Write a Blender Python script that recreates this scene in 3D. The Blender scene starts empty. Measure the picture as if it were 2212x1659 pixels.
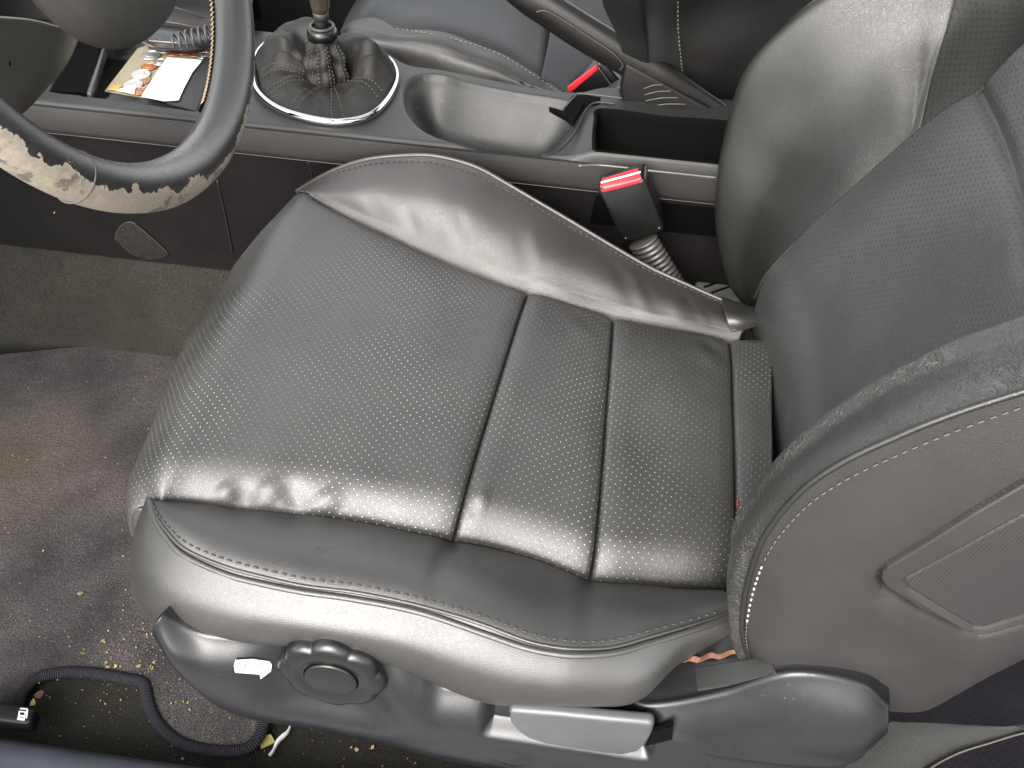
import bpy, bmesh, math, random
import numpy as np
from mathutils import Vector, noise
random.seed(7); rng = np.random.default_rng(7)
R = math.radians
S = bpy.context.scene
COL = S.collection

# ------------------------------------------------------------------ camera frame (x = rear of the car, y = passenger side, z = up)
def unit(v):
    v = np.array(v, float); return v/np.linalg.norm(v)
FPX, CX, CY = 2151.0, 1106.0, 829.5
dY = unit([380.16, -2039.0, FPX])
dX = np.array([1, 0.12, 0.]); dX[2] = -(dX[0]*dY[0]+dX[1]*dY[1])/dY[2]; dX = unit(dX)
dZ = np.cross(dX, dY)
M = np.stack([dX, dY, dZ], 1)
def ray(px, py): return M.T @ np.array([(px-CX)/FPX, (py-CY)/FPX, 1.0])
CAM = np.array([0, -0.165, 0.30]) - ray(981, 1153)*0.75
def Pz(px, py, z): r = ray(px, py); return CAM + r*((z-CAM[2])/r[2])
def Py(px, py, y): r = ray(px, py); return CAM + r*((y-CAM[1])/r[1])
def Px(px, py, x): r = ray(px, py); return CAM + r*((x-CAM[0])/r[0])

# ------------------------------------------------------------------ object helpers
ORG = {}
def put(name, me, mat, parent=None):
    o = bpy.data.objects.new(name, me); COL.objects.link(o)
    if mat is not None: me.materials.append(mat)
    if parent is not None: o.parent = parent
    return o
def org(parent):
    while parent is not None and parent.name not in ORG: parent = parent.parent
    return np.array(ORG[parent.name]) if parent is not None else np.zeros(3)
def thing(name, loc, label, cat, group=None, kind=None):
    o = bpy.data.objects.new(name, None); COL.objects.link(o); o.location = tuple(loc)
    o.empty_display_size = .02
    ORG[o.name] = tuple(loc); return tag(o, label, cat, group, kind)
def tag(o, label=None, cat=None, group=None, kind=None):
    if label: o['label'] = label
    if cat: o['category'] = cat
    if group: o['group'] = group
    if kind: o['kind'] = kind
    return o
def mesh(name, V, F, mat, parent=None, uv=None, smooth=True):
    V = np.array(V, float) - org(parent)
    me = bpy.data.meshes.new(name); me.from_pydata([tuple(v) for v in V], [], [tuple(int(i) for i in f) for f in F])
    if smooth: me.polygons.foreach_set('use_smooth', [True]*len(me.polygons))
    if uv is not None:
        L = me.uv_layers.new(name='UVMap')
        li = np.empty(len(me.loops), dtype=np.int32); me.loops.foreach_get('vertex_index', li)
        L.data.foreach_set('uv', np.array(uv)[li].astype(np.float32).ravel())
    me.validate(); me.update()
    return put(name, me, mat, parent)
def struct(o): o['kind'] = 'structure'; return o

def cr(P, t):
    """Catmull-Rom through P (k,3) at parameters t in [0,k-1]"""
    P = np.array(P, float); k = len(P)
    if k == 2: return P[0]+(P[1]-P[0])*np.array(t)[:, None]
    E = np.vstack([2*P[0]-P[1], P, 2*P[-1]-P[-2]])
    i = np.clip(np.floor(t).astype(int), 0, k-2); u = (t-i)[:, None]
    a, b, c, d = E[i], E[i+1], E[i+2], E[i+3]
    return .5*((2*b)+(c-a)*u+(2*a-5*b+4*c-d)*u*u+(3*b-a-3*c+d)*u**3)
def cl(P, n, closed=False):
    """n points equally spaced by arc length on a Catmull-Rom curve"""
    P = np.array(P, float)
    if closed:
        k = len(P); Q = np.vstack([P[-2:], P, P[:3]]); D = cr(Q, np.linspace(2, k+2, 40*k+1))
    else: D = cr(P, np.linspace(0, len(P)-1, 40*len(P)))
    s = np.concatenate([[0], np.cumsum(np.linalg.norm(np.diff(D, axis=0), axis=1))])
    t = np.linspace(0, s[-1], n+1)[:-1] if closed else np.linspace(0, s[-1], n)
    return np.stack([np.interp(t, s, D[:, j]) for j in range(3)], 1)
def surf(rows, nu, nv, arc=False):
    """rows of control points (all rows the same count) -> grid (nv,nu,3); u runs along rows"""
    if arc: A = np.array([cl(r, nu) for r in rows])
    else: A = np.array([cr(r, np.linspace(0, len(r)-1, nu)) for r in rows])
    t = np.linspace(0, len(rows)-1, nv)
    return np.stack([cr(A[:, j], t) for j in range(nu)], 1)
def normals(G):
    du = np.gradient(G, axis=1); dv = np.gradient(G, axis=0)
    n = np.cross(du, dv); return n/np.maximum(np.linalg.norm(n, axis=2, keepdims=True), 1e-9)
def uvs(G):
    du = np.linalg.norm(np.diff(G, axis=1), axis=2); dv = np.linalg.norm(np.diff(G, axis=0), axis=2)
    u = np.concatenate([np.zeros((G.shape[0], 1)), np.cumsum(du, 1)], 1)
    u -= u[:, u.shape[1]//2][:, None]
    v = np.concatenate([np.zeros((1, G.shape[1])), np.cumsum(dv, 0)], 0)
    u = np.repeat(u.mean(0)[None], G.shape[0], 0)*.5+u*.5
    return np.stack([u, v], 2)
def grid(name, G, mat, parent=None, flip=False, UV=None, thick=0):
    nv, nu = G.shape[:2]
    V = G.reshape(-1, 3); uv = (uvs(G) if UV is None else UV).reshape(-1, 2)
    F = []
    for j in range(nv-1):
        for i in range(nu-1):
            a = j*nu+i; f = (a, a+1, a+nu+1, a+nu)
            F.append(f[::-1] if flip else f)
    o = mesh(name, V, F, mat, parent, uv)
    if thick:
        m = o.modifiers.new('solid', 'SOLIDIFY'); m.thickness = thick; m.offset = -1
    return o
def noise_disp(G, amp, scale, seed=0.):
    out = np.zeros(G.shape[:2])
    for j in range(G.shape[0]):
        for i in range(G.shape[1]):
            out[j, i] = noise.noise(Vector(G[j, i])*scale+Vector((seed, seed, seed)))
    return out*amp
def crease(G, segs):
    """sum of soft creases; segs = (world p0, world p1, width, amplitude)"""
    out = np.zeros(G.shape[:2])
    for p0, p1, w, a in segs:
        d = p1-p0; L = np.linalg.norm(d)
        t = np.clip(((G-p0)@d)/(L*L), 0, 1)
        q = p0+t[..., None]*d; r = np.linalg.norm(G-q, axis=2)
        fade = np.clip(np.sin(np.pi*np.clip(t*.94+.03, 0, 1)), 0, 1)**1.4
        out += a*np.exp(-(r/w)**2)*fade
    return out
def tube(name, P, r, mat, parent=None, n=10, N=None, closed=False, cap=True, ry=None):
    P = np.array(P, float)
    if N: P = cl(P, N, closed)
    N = len(P)
    T = (np.roll(P, -1, 0)-np.roll(P, 1, 0)) if closed else np.gradient(P, axis=0)
    T /= np.linalg.norm(T, axis=1, keepdims=True)
    up = np.array([0, 0, 1.]) if abs(T[0][2]) < .9 else np.array([0, 1., 0])
    rr = np.full(N, r) if np.isscalar(r) else np.array(r)
    V = []; UV = []
    nrm = None; s = 0
    for i in range(N):
        a = up if nrm is None else nrm
        nrm = a-T[i]*np.dot(a, T[i]); nrm /= np.linalg.norm(nrm); b = np.cross(T[i], nrm)
        if i: s += np.linalg.norm(P[i]-P[i-1])
        for k in range(n):
            w = 2*math.pi*k/n
            V.append(P[i]+rr[i]*(math.cos(w)*nrm+math.sin(w)*b*(1 if ry is None else ry))); UV.append((s, k/n))
    F = []
    for i in range(N if closed else N-1):
        for k in range(n):
            j = (i+1) % N
            F.append((i*n+k, i*n+(k+1) % n, j*n+(k+1) % n, j*n+k))
    if cap and not closed: F += [tuple(range(n))[::-1], tuple((N-1)*n+k for k in range(n))]
    return mesh(name, V, F, mat, parent, UV)
def stitches(name, P, mat, parent, ln=.0042, gap=.0026, r=.0007, up=(0, 0, 1), skew=0.):
    """thread: one mesh of many little dashes along the line P"""
    P = np.array(P, float); s = np.concatenate([[0], np.cumsum(np.linalg.norm(np.diff(P, axis=0), axis=1))])
    V = []; F = []; t = 0
    f = lambda q: np.array([np.interp(q, s, P[:, j]) for j in range(3)])
    while t+ln < s[-1]:
        a, b = f(t), f(t+ln); d = b-a; L = np.linalg.norm(d); d /= L
        side = np.cross(d, up); side /= np.linalg.norm(side); u = np.cross(side, d)
        a = a+side*skew; b = b-side*skew
        base = len(V)
        for q, k in ((0, .25), (.2, 1), (.8, 1), (1, .25)):
            c = a+(b-a)*q
            for w in range(6):
                V.append(c+r*k*(math.cos(w*math.pi/3)*side+math.sin(w*math.pi/3)*u))
        for q in range(3):
            for w in range(6):
                F.append((base+q*6+w, base+q*6+(w+1) % 6, base+q*6+6+(w+1) % 6, base+q*6+6+w))
        F += [tuple(base+w for w in range(6))[::-1], tuple(base+18+w for w in range(6))]
        t += ln+gap*(1+.15*random.uniform(-1, 1))
    return mesh(name, V, F, mat, parent)
def bevel(o, w, seg=3, ang=30):
    m = o.modifiers.new('bevel', 'BEVEL'); m.width = w; m.segments = seg; m.limit_method = 'ANGLE'; m.angle_limit = R(ang)
    return o
def prism(name, poly, off, mat, parent=None, bw=0, smooth=True, seg=3):
    """closed world-space polygon extruded by the vector off"""
    P = np.array(poly, float); n = len(P); Q = P+np.array(off)
    F = [tuple(range(n)), tuple(range(2*n-1, n-1, -1))]+[(i, i+n, (i+1) % n+n, (i+1) % n) for i in range(n)]
    o = mesh(name, np.vstack([P, Q]), F, mat, parent, smooth=smooth and bw > 0)
    bm = bmesh.new(); bm.from_mesh(o.data); bmesh.ops.recalc_face_normals(bm, faces=bm.faces); bm.to_mesh(o.data); bm.free()
    if bw: bevel(o, bw, seg)
    return o
def box(name, c, d, mat, parent=None, bw=.003, axes=None):
    c = np.array(c, float); ax = np.eye(3) if axes is None else np.array(axes, float)
    q = [c+sx*ax[0]*d[0]/2+sy*ax[1]*d[1]/2-ax[2]*d[2]/2 for sx, sy in ((-1, -1), (1, -1), (1, 1), (-1, 1))]
    return prism(name, q, ax[2]*d[2], mat, parent, bw)

def sdf(poly, X, Y):
    d = np.full(X.shape, 1e9); ins = np.zeros(X.shape, bool); n = len(poly)
    for i in range(n):
        a, b = poly[i], poly[(i+1) % n]; e = b-a
        t = np.clip(((X-a[0])*e[0]+(Y-a[1])*e[1])/(e@e), 0, 1)
        d = np.minimum(d, np.hypot(X-a[0]-t*e[0], Y-a[1]-t*e[1]))
        c = ((a[1] > Y) != (b[1] > Y)) & (X < (b[0]-a[0])*(Y-a[1])/(b[1]-a[1]+1e-12)+a[0]); ins ^= c
    return np.where(ins, -d, d)
def blur2(A, n):
    for _ in range(n):
        B = A.copy(); B[1:-1] = (A[2:]+A[:-2]+2*A[1:-1])/4; A = B.copy(); B[:, 1:-1] = (A[:, 2:]+A[:, :-2]+2*A[:, 1:-1])/4; A = B
    return A
# ------------------------------------------------------------------ materials
def mat(name, col, rough=.5, spec=.5, metal=0, coat=0, sheen=0):
    m = bpy.data.materials.new(name); m.use_nodes = True; b = m.node_tree.nodes['Principled BSDF']
    b.inputs['Base Color'].default_value = (*col, 1); b.inputs['Roughness'].default_value = rough
    b.inputs['Specular IOR Level'].default_value = spec; b.inputs['Metallic'].default_value = metal
    b.inputs['Coat Weight'].default_value = coat
    b.inputs['Sheen Weight'].default_value = sheen
    return m
class NT:
    def __init__(s, m): s.t = m.node_tree; s.b = s.t.nodes['Principled BSDF']; s.l = s.t.links
    def n(s, ty, **k):
        x = s.t.nodes.new('ShaderNode'+ty)
        for a, v in k.items():
            if a[0] == '_': x.inputs[a[1:].replace('_', ' ')].default_value = v
            else: setattr(x, a, v)
        return x
    def math(s, op, a, b=None, c=None):
        x = s.n('Math', operation=op)
        for i, v in enumerate((a, b, c)):
            if v is None: continue
            if isinstance(v, (int, float)): x.inputs[i].default_value = v
            else: s.l.new(v, x.inputs[i])
        return x.outputs[0]
    def noise(s, vec, scale, detail=3, rough=.5):
        x = s.n('TexNoise', _Scale=scale, _Detail=detail, _Roughness=rough)
        if vec is not None: s.l.new(vec, x.inputs['Vector'])
        return x.outputs['Fac']
    def ramp(s, fac, a, b, lo=0., hi=1.):
        x = s.n('MapRange', clamp=True); s.l.new(fac, x.inputs[0])
        for i, v in zip((1, 2, 3, 4), (a, b, lo, hi)): x.inputs[i].default_value = v
        return x.outputs[0]
    def mix(s, fac, a, b):
        x = s.n('Mix', data_type='RGBA')
        if isinstance(fac, (int, float)): x.inputs[0].default_value = fac
        else: s.l.new(fac, x.inputs[0])
        for i, v in ((6, a), (7, b)):
            if isinstance(v, tuple): x.inputs[i].default_value = (*v, 1)
            else: s.l.new(v, x.inputs[i])
        return x.outputs[2]
    def bump(s, h, dist, strength=1., prev=None):
        x = s.n('Bump', _Distance=dist, _Strength=strength); s.l.new(h, x.inputs['Height'])
        if prev is not None: s.l.new(prev, x.inputs['Normal'])
        s.l.new(x.outputs[0], s.b.inputs['Normal']); return x.outputs[0]
def leather(name, col=(.012, .0118, .011), rough=.45, grain=1.0, perf=None, cracks=None, wear=None, spec=.85, gscale=900):
    m = mat(name, col, rough, spec); N = NT(m)
    tc = N.n('TexCoord'); ob = tc.outputs['Object']; uv = tc.outputs['UV']
    v = N.n('TexVoronoi', _Scale=gscale, feature='DISTANCE_TO_EDGE'); N.l.new(ob, v.inputs['Vector'])
    g = N.math('MINIMUM', N.math('MULTIPLY', v.outputs['Distance'], 2.2), .5)
    nb = N.noise(ob, 60, 4)
    prev = N.bump(N.math('ADD', g, N.math('MULTIPLY', nb, .7)), .00022*grain, .8)
    big = N.noise(ob, 9, 4, .6)
    N.l.new(N.ramp(big, .3, .7, rough-.05, rough+.07), N.b.inputs['Roughness'])
    c = N.mix(N.ramp(big, .35, .7), tuple(x*.85 for x in col), tuple(x*1.25 for x in col))
    if perf:
        sp, rad, dot, depth = perf            # spacing, radius of a hole, its colour, bump depth
        sx = N.n('SeparateXYZ'); N.l.new(uv, sx.inputs[0])
        def lat(ox, oy):
            a = N.math('SUBTRACT', N.math('FRACT', N.math('ADD', N.math('DIVIDE', sx.outputs[0], sp), ox)), .5)
            b = N.math('SUBTRACT', N.math('FRACT', N.math('ADD', N.math('DIVIDE', sx.outputs[1], sp*1.05), oy)), .5)
            return N.math('SQRT', N.math('ADD', N.math('MULTIPLY', a, a), N.math('MULTIPLY', b, b)))
        d = N.math('MINIMUM', lat(0, 0), lat(.5, .5))
        k = rad/sp
        hole = N.math('MULTIPLY', N.ramp(d, k*.75, k*1.2, 1, 0), N.ramp(N.noise(ob, 7, 2), .42, .60, .22, 1) if dot[0] > .1 else 1.)
        c = N.mix(hole, c, dot)
        prev = N.bump(N.ramp(d, k*.6, k*1.9, 0, 1), depth, 1., prev)
    if cracks:
        mp = N.n('Mapping'); mp.inputs['Scale'].default_value = (1, 1, 1); N.l.new(uv, mp.inputs[0])
        dist = N.n('TexNoise', _Scale=90, _Detail=3); N.l.new(uv, dist.inputs['Vector'])
        ad = N.n('VectorMath', operation='MULTIPLY_ADD'); N.l.new(dist.outputs['Color'], ad.inputs[0]); ad.inputs[1].default_value = (.012, .006, 0); N.l.new(uv, ad.inputs[2])
        mp2 = N.n('Mapping'); mp2.inputs['Scale'].default_value = (cracks[0], cracks[1], 1); N.l.new(ad.outputs[0], mp2.inputs[0])
        w = N.n('TexVoronoi', _Scale=1, feature='DISTANCE_TO_EDGE'); N.l.new(mp2.outputs[0], w.inputs['Vector'])
        cmask = N.ramp(N.noise(uv, 11, 2), .33, .62)
        h = N.ramp(w.outputs['Distance'], 0, .10)
        hh = N.math('ADD', h, N.math('MULTIPLY', N.math('SUBTRACT', 1., cmask), N.math('SUBTRACT', 1., h)))
        prev = N.bump(hh, .00038, 1., prev)
        c = N.mix(N.math('MULTIPLY', hh, .999), (.035, .033, .028), c)
    N.l.new(c, N.b.inputs['Base Color'])
    return m
def plastic(name, col, rough=.45, grain=1., gscale=1400, spec=.5):
    m = mat(name, col, rough, spec); N = NT(m); tc = N.n('TexCoord'); ob = tc.outputs['Object']
    N.bump(N.noise(ob, gscale, 2), .00016*grain, .7)
    big = N.noise(ob, 14, 5, .65)
    N.l.new(N.ramp(big, .3, .72, rough-.05, rough+.09), N.b.inputs['Roughness'])
    dust = N.ramp(N.noise(ob, 420, 2, .7), .69, .76)
    dm = N.math('MULTIPLY', dust, N.ramp(N.noise(ob, 20, 2), .45, .65))
    N.l.new(N.mix(N.math('MULTIPLY', dm, .5), N.mix(N.ramp(big, .3, .7), tuple(x*.88 for x in col), tuple(x*1.2 for x in col)), (.16, .15, .13)), N.b.inputs['Base Color'])
    return m
def carpet(name, a, b, stain=None, weave=False):
    m = mat(name, a, .95, .1); N = NT(m); tc = N.n('TexCoord'); ob = tc.outputs['Object']
    f1 = N.noise(ob, 650, 3, .8); f2 = N.noise(ob, 12, 4, .6); f3 = N.noise(ob, 170, 3, .7)
    c = N.mix(N.ramp(f2, .35, .66), a, b)
    c = N.mix(N.ramp(f1, .36, .68), tuple(x*.35 for x in a), c)
    if stain:
        d = N.n('VectorMath', operation='DISTANCE'); N.l.new(ob, d.inputs[0]); d.inputs[1].default_value = stain[0]
        k = N.ramp(N.math('ADD', d.outputs['Value'], N.math('MULTIPLY', f2, .12)), .06, .20, 1, 0)
        c = N.mix(N.math('MULTIPLY', N.math('MULTIPLY', k, N.ramp(f1, .3, .7, .25, 1)), .6), c, stain[1])
    c = N.mix(N.ramp(f3, .66, .8, 0, .35), c, tuple(min(1, x*2.6) for x in b))
    N.l.new(c, N.b.inputs['Base Color'])
    N.bump(N.math('ADD', f1, N.math('MULTIPLY', f3, .8)), .0028, 1.)
    return m

DOT = (.42, .42, .39)
L_seat = leather('seat_leather', grain=.7, col=(.015, .0148, .0138))
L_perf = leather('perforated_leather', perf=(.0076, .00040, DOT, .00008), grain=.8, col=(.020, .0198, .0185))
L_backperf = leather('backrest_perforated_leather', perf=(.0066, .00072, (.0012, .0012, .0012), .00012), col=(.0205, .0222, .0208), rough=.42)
L_back = leather('backrest_leather', col=(.0065, .0072, .006), rough=.36, grain=.8, spec=.55)
L_crack = leather('cracked_leather', col=(.010, .010, .009), rough=.42, cracks=(340, 130), grain=1.0)
L_side = leather('side_leather', col=(.0115, .0107, .0106), rough=.46, spec=.5, grain=.9)
M_thread = mat('thread_dark', (.022, .020, .019), .7)
M_tan = mat('thread_tan', (.14, .105, .075), .8); M_tan2 = mat('thread_dull_tan', (.075, .058, .044), .8)
M_white_thread = mat('thread_white', (.22, .21, .19), .8)
M_shield = plastic('shield_plastic', (.0055, .0056, .0064), .28)
M_black = plastic('black_plastic', (.003, .0026, .0026), .55, spec=.16)
M_deep = mat('deep_black', (.0015, .0015, .0015), .9, .05)
M_gloss = plastic('gloss_black_plastic', (.0035, .0035, .0035), .3, .4)
M_console = plastic('console_plastic', (.0135, .0142, .0136), .5, spec=.4)
M_lever = plastic('lever_grey', (.040, .042, .045), .38, 1.2)
M_grey = plastic('grey_plastic', (.028, .0265, .024), .5, .8)
M_chrome = mat('chrome', (.50, .50, .51), .06, metal=1)
M_steel = mat('worn_steel', (.42, .36, .28), .32, metal=1)
M_red = mat('red_plastic', (.30, .012, .018), .4)
M_paper = mat('paper', (.42, .415, .41), .8)
M_cloth = mat('boot_cloth', (.0095, .009, .0082), .62, .3)
_n = NT(M_cloth); _o = _n.n('TexCoord').outputs['Object']; _n.bump(_n.noise(_o, 900, 2), .0003, .8)

# textured strip: fine moulded pattern
M_strip = mat('textured_strip', (.013, .012, .0118), .5, .4)
_n = NT(M_strip); _t = _n.n('TexCoord').outputs['Object']; _s = _n.n('SeparateXYZ'); _n.l.new(_t, _s.inputs[0])
_a = _n.math('SINE', _n.math('MULTIPLY', _s.outputs[0], 2*math.pi/.0022)); _b = _n.math('SINE', _n.math('MULTIPLY', _n.math('ADD', _s.outputs[2], _n.math('MULTIPLY', _s.outputs[0], .4)), 2*math.pi/.0022))
_n.bump(_n.math('MULTIPLY', _a, _b), .00025, .8)

# ================================================================== DRIVER SEAT
seat = thing('car_seat', (0, -.02, .0), 'black leather driver seat with perforated cushion, nearest the open door', 'car seat')

def zs(x): return .330-.05*(x+.2)/.42
def seam(px, zf): return np.array([Pz(a, b, zf(i)) for i, (a, b) in enumerate(px)])
def on_slope(px, py, dz=0):
    z = .30
    for _ in range(8):
        p = Pz(px, py, z); z = float(np.clip(zs(p[0]), .27, .345))+dz
    return Pz(px, py, z)
NEAR = [(330, 1072), (400, 1068), (500, 1080), (600, 1092), (700, 1103), (800, 1118), (880, 1135), (981, 1153), (1070, 1170), (1160, 1196), (1283, 1240), (1400, 1252), (1500, 1262), (1590, 1266), (1665, 1262)]
FAR = [(680, 418), (760, 458), (840, 497), (920, 533), (1000, 567), (1050, 587), (1090, 603), (1145, 619), (1200, 635), (1260, 651), (1327, 668), (1410, 687), (1490, 702), (1577, 716), (1660, 722)]
SIL = [(262, 1112), (272, 1060), (290, 1010), (320, 930), (360, 830), (400, 740), (460, 650), (500, 580), (560, 505), (620, 440), (655, 408)]
Nw = np.array([on_slope(*p) for p in NEAR]); Fw = np.array([on_slope(*p) for p in FAR])
Sw = np.array([Pz(a, b, .302) for a, b in SIL])
# one base surface over (s,t): s along the car, t from near seam to far seam
def edge_curve(W, tfar):
    """front roll control points + the seam line"""
    s0 = Sw[0] if tfar == 0 else Sw[-1]
    x, y = s0[0], s0[1]
    pre = [np.array([x+.020, y, .16]), np.array([x+.006, y, .21]), np.array([x-.001, y, .262]), np.array([x, y, .302])]
    return np.vstack([pre, [np.array([x+.014, (y*.55+W[0][1]*.45), .321])], W])
NE = edge_curve(Nw, 0); FE = edge_curve(Fw, 1)
NU, NV = 420, 240
base = np.zeros((NV, NU, 3))
En = cr(NE, np.linspace(0, len(NE)-1, NU)); Ef = cr(FE, np.linspace(0, len(FE)-1, NU))
sil_y = Sw[:, 1]
for j, t in enumerate(np.linspace(0, 1, NV)):
    base[j] = En*(1-t)+Ef*t
# front bow: pull the front so the silhouette follows the traced curve
par = np.linspace(0, len(NE)-1, NU)
order = np.argsort(sil_y)
for j in range(NV):
    t = j/(NV-1); y = base[j, :, 1]
    i3 = np.argmin(abs(par-3))
    tx = np.interp(base[j, i3, 1], sil_y[order], Sw[order, 0]); dx = tx-base[j, i3, 0]
    w = np.clip(1-np.maximum(par-3, 0)/5.5, 0, 1)**2
    base[j, :, 0] += dx*w
    # crown of the pad
    base[j, :, 2] += .012*(1-(2*t-1)**4)*np.clip((par-3.5)/2, 0, 1)
Nrm = normals(base)
if Nrm[NV//2, NU//2, 2] < 0: Nrm = -Nrm
Tg, Pg = np.meshgrid(np.linspace(0, 1, NV), par, indexing='ij')
wid = np.linalg.norm(base[-1]-base[0], axis=1)[None]
dn = Tg*wid; df = (1-Tg)*wid
def dip(d, w, a): return -a*np.clip(1-d/w, 0, 1)**2
D = dip(dn, .040, .015)*np.clip((Pg-2.0)/2, .15, 1)+dip(df, .022, .008)+dip(dn, .005, .004)+dip(df, .005, .004)
# cross seams at control indices 12 and 15 and 18 (5 roll points + index on the seam line)
segl = np.linalg.norm(np.gradient(base, axis=1), axis=2); arc = np.cumsum(segl, 1)
def dist_to(k):
    i = np.argmin(abs(par-k)); return abs(arc-arc[:, i:i+1])
SE = (12, 15, 18)
for k in SE: D += dip(dist_to(k), .018, .0030)+dip(dist_to(k), .004, .0035)
cz = lambda a, b, w, h: (on_slope(*a), on_slope(*b), w, h)
D += crease(base, [cz((505, 1045), (548, 1088), .008, -.0036), cz((612, 1040), (660, 1096), .008, -.0040), cz((560, 1040), (600, 1075), .010, .003),
                   cz((470, 1040), (500, 1072), .008, .003), cz((690, 1060), (720, 1100), .011, .003),
                   cz((1010, 1075), (1060, 1090), .010, .004), cz((1240, 680), (1310, 745), .011, -.0028), cz((1265, 672), (1325, 720), .008, -.003),
                   cz((1225, 700), (1270, 770), .012, .002), cz((1510, 730), (1570, 800), .009, -.004), cz((1540, 720), (1576, 760), .007, -.003),
                   cz((1490, 745), (1555, 830), .012, .003), cz((1000, 1070), (1025, 1120), .006, -.0025)])
D += noise_disp(base[::6, ::6], .0016, 16)[np.clip(np.arange(NV)//6, 0, None)][:, np.arange(NU)//6]*0
nd = noise_disp(base[::8, ::8], .0030, 14, 3.)
ii = np.linspace(0, nd.shape[0]-1, NV); jj = np.linspace(0, nd.shape[1]-1, NU)
nd = np.stack([np.interp(ii, np.arange(nd.shape[0]), nd[:, k]) for k in range(nd.shape[1])], 1)
nd = np.stack([np.interp(jj, np.arange(nd.shape[1]), nd[k]) for k in range(NV)], 0)
D += nd
pad = base+Nrm*D[..., None]
UVp = uvs(pad)
cuts = [0]+[int(np.argmin(abs(par-k))) for k in SE]+[NU-1]
for a, b in zip(cuts[:-1], cuts[1:]):
    G = pad[:, a:b+1].copy()
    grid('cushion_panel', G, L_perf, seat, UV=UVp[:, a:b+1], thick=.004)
def row_pt(G, j): return G[j]

# ---- near bolster (top face), piping, side of the cushion
PIPE = [(324, 1078), (341, 1128), (363, 1162), (391, 1193), (435, 1218), (497, 1243), (560, 1259), (653, 1278), (747, 1291), (850, 1309), (934, 1330), (1051, 1370), (1129, 1397), (1188, 1410), (1246, 1415), (1325, 1410), (1403, 1389), (1481, 1365), (1575, 1333)]
def zp(x): return .325-.012*max(0, (x-.10)/.1)
Pw = []
for a, b in PIPE:
    p = Pz(a, b, .325)
    for _ in range(4): p = Pz(a, b, zp(p[0]))
    Pw.append(p)
Pw = np.array(Pw)
nb = 60
sm_ = lambda t: t*t*(3-2*t)
pipe = cl(Pw, 260)
ne = cl(np.vstack([pad[1, int(np.argmin(abs(par-4.9))):int(np.argmin(abs(par-17.9))):6]]), 260)
# match the two edges by x so that ribs run straight across
def by_x(C, xs): 
    o = np.argsort(C[:, 0]); return np.stack([np.interp(xs, C[o, 0], C[o, k]) for k in range(3)], 1)
xs = pipe[:, 0]
q = np.linspace(0, 1, 260)
nee = cl(ne, 260)
f = np.clip((q-.02)/.25, 0, 1)
nx = by_x(ne, np.clip(xs, ne[:, 0].min(), ne[:, 0].max()))
inner = nee*(1-f[:, None])+nx*f[:, None]
f2 = sm_(np.clip((q-.72)/.28, 0, 1))[:, None]
inner = inner*(1-f2)+nee*f2
bol = np.zeros((nb, 260, 3))
for j, t in enumerate(np.linspace(0, 1, nb)):
    bol[j] = inner*(1-t)+pipe*t
    wv = np.linalg.norm(inner-pipe, axis=1)
    bol[j, :, 2] += np.minimum(.22*wv, .0135)*(1-(2*t-1.0)**2)**.8*(0.5+1.0*t)
bol += np.array([0, 0, 1])*(noise_disp(bol, .0022, 18, 5))[..., None]
segp = [(Pz(1540, 1285, .325), Pz(1500, 1330, .325), .004, -.002), (Pz(1555, 1290, .325), Pz(1530, 1325, .325), .003, -.002), (Pz(1525, 1275, .325), Pz(1480, 1325, .325), .005, -.002),
        (Pz(1560, 1275, .325), Pz(1555, 1320, .325), .003, .0015), (Pz(690, 1175, .33), Pz(705, 1190, .33), .006, -.0012)]
bol[..., 2] += crease(bol, segp)
bol[0, :, 2] -= .004
grid('cushion_bolster', bol, L_seat, seat, flip=True)
BOT = [(263, 1119), (262, 1165), (265, 1215), (276, 1262), (300, 1296), (325, 1322), (355, 1340), (391, 1353), (441, 1372), (529, 1380), (575, 1372), (622, 1372), (685, 1378), (745, 1392), (810, 1406), (904, 1434), (973, 1472), (1012, 1483), (1100, 1489), (1168, 1492), (1285, 1498), (1344, 1490), (1403, 1467), (1461, 1432), (1500, 1397), (1582, 1350)]
# columns for the side: upper edge, silhouette/bulge, lower edge
front_seam = np.array([pad[1, i] for i in np.linspace(int(np.argmin(abs(par-.2))), int(np.argmin(abs(par-4.8))), 7).astype(int)])
top_row = [front_seam[0], front_seam[2], front_seam[4], front_seam[5]]
side_cols = []
# front part, wrapping the corner (world coordinates estimated from the traced silhouette)
sil_pts = [(262, 1150), (264, 1200), (274, 1258), (296, 1292)]
upper = list(top_row)+[Pw[i] for i in (0, 1, 3, 5, 7, 9, 10, 11, 12, 13, 14, 15, 16, 17, 18)]
low_px = [None, None, None, None, (310, 1306), (341, 1331), (391, 1353), (529, 1380), (622, 1372), (760, 1394), (850, 1416), (955, 1462), (1030, 1485), (1100, 1489), (1168, 1492), (1270, 1498), (1370, 1482), (1470, 1425), (1585, 1345)]
lows = []
for i, p in enumerate(low_px):
    if p is None: lows.append(None)
    else:
        y = -.238 if i > 6 else (-.205, -.222, -.232)[i-4]
        lows.append(Py(p[0], p[1], y))
fz = lows[4][2]; lows[-1] = Pz(1590, 1352, .302); lows[-2] = Py(1476, 1418, -.236)
c0 = front_seam[0]
lows[0] = np.array([Sw[0][0]+.014, Sw[0][1]+.002, .165]); lows[1] = np.array([Sw[0][0]+.006, Sw[0][1]-.003, .19]); lows[2] = np.array([Sw[0][0]+.003, Sw[0][1]-.007, .215]); lows[3] = np.array([Sw[0][0]+.006, -.196, .238])
rows = [[], [], [], [], []]
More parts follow.
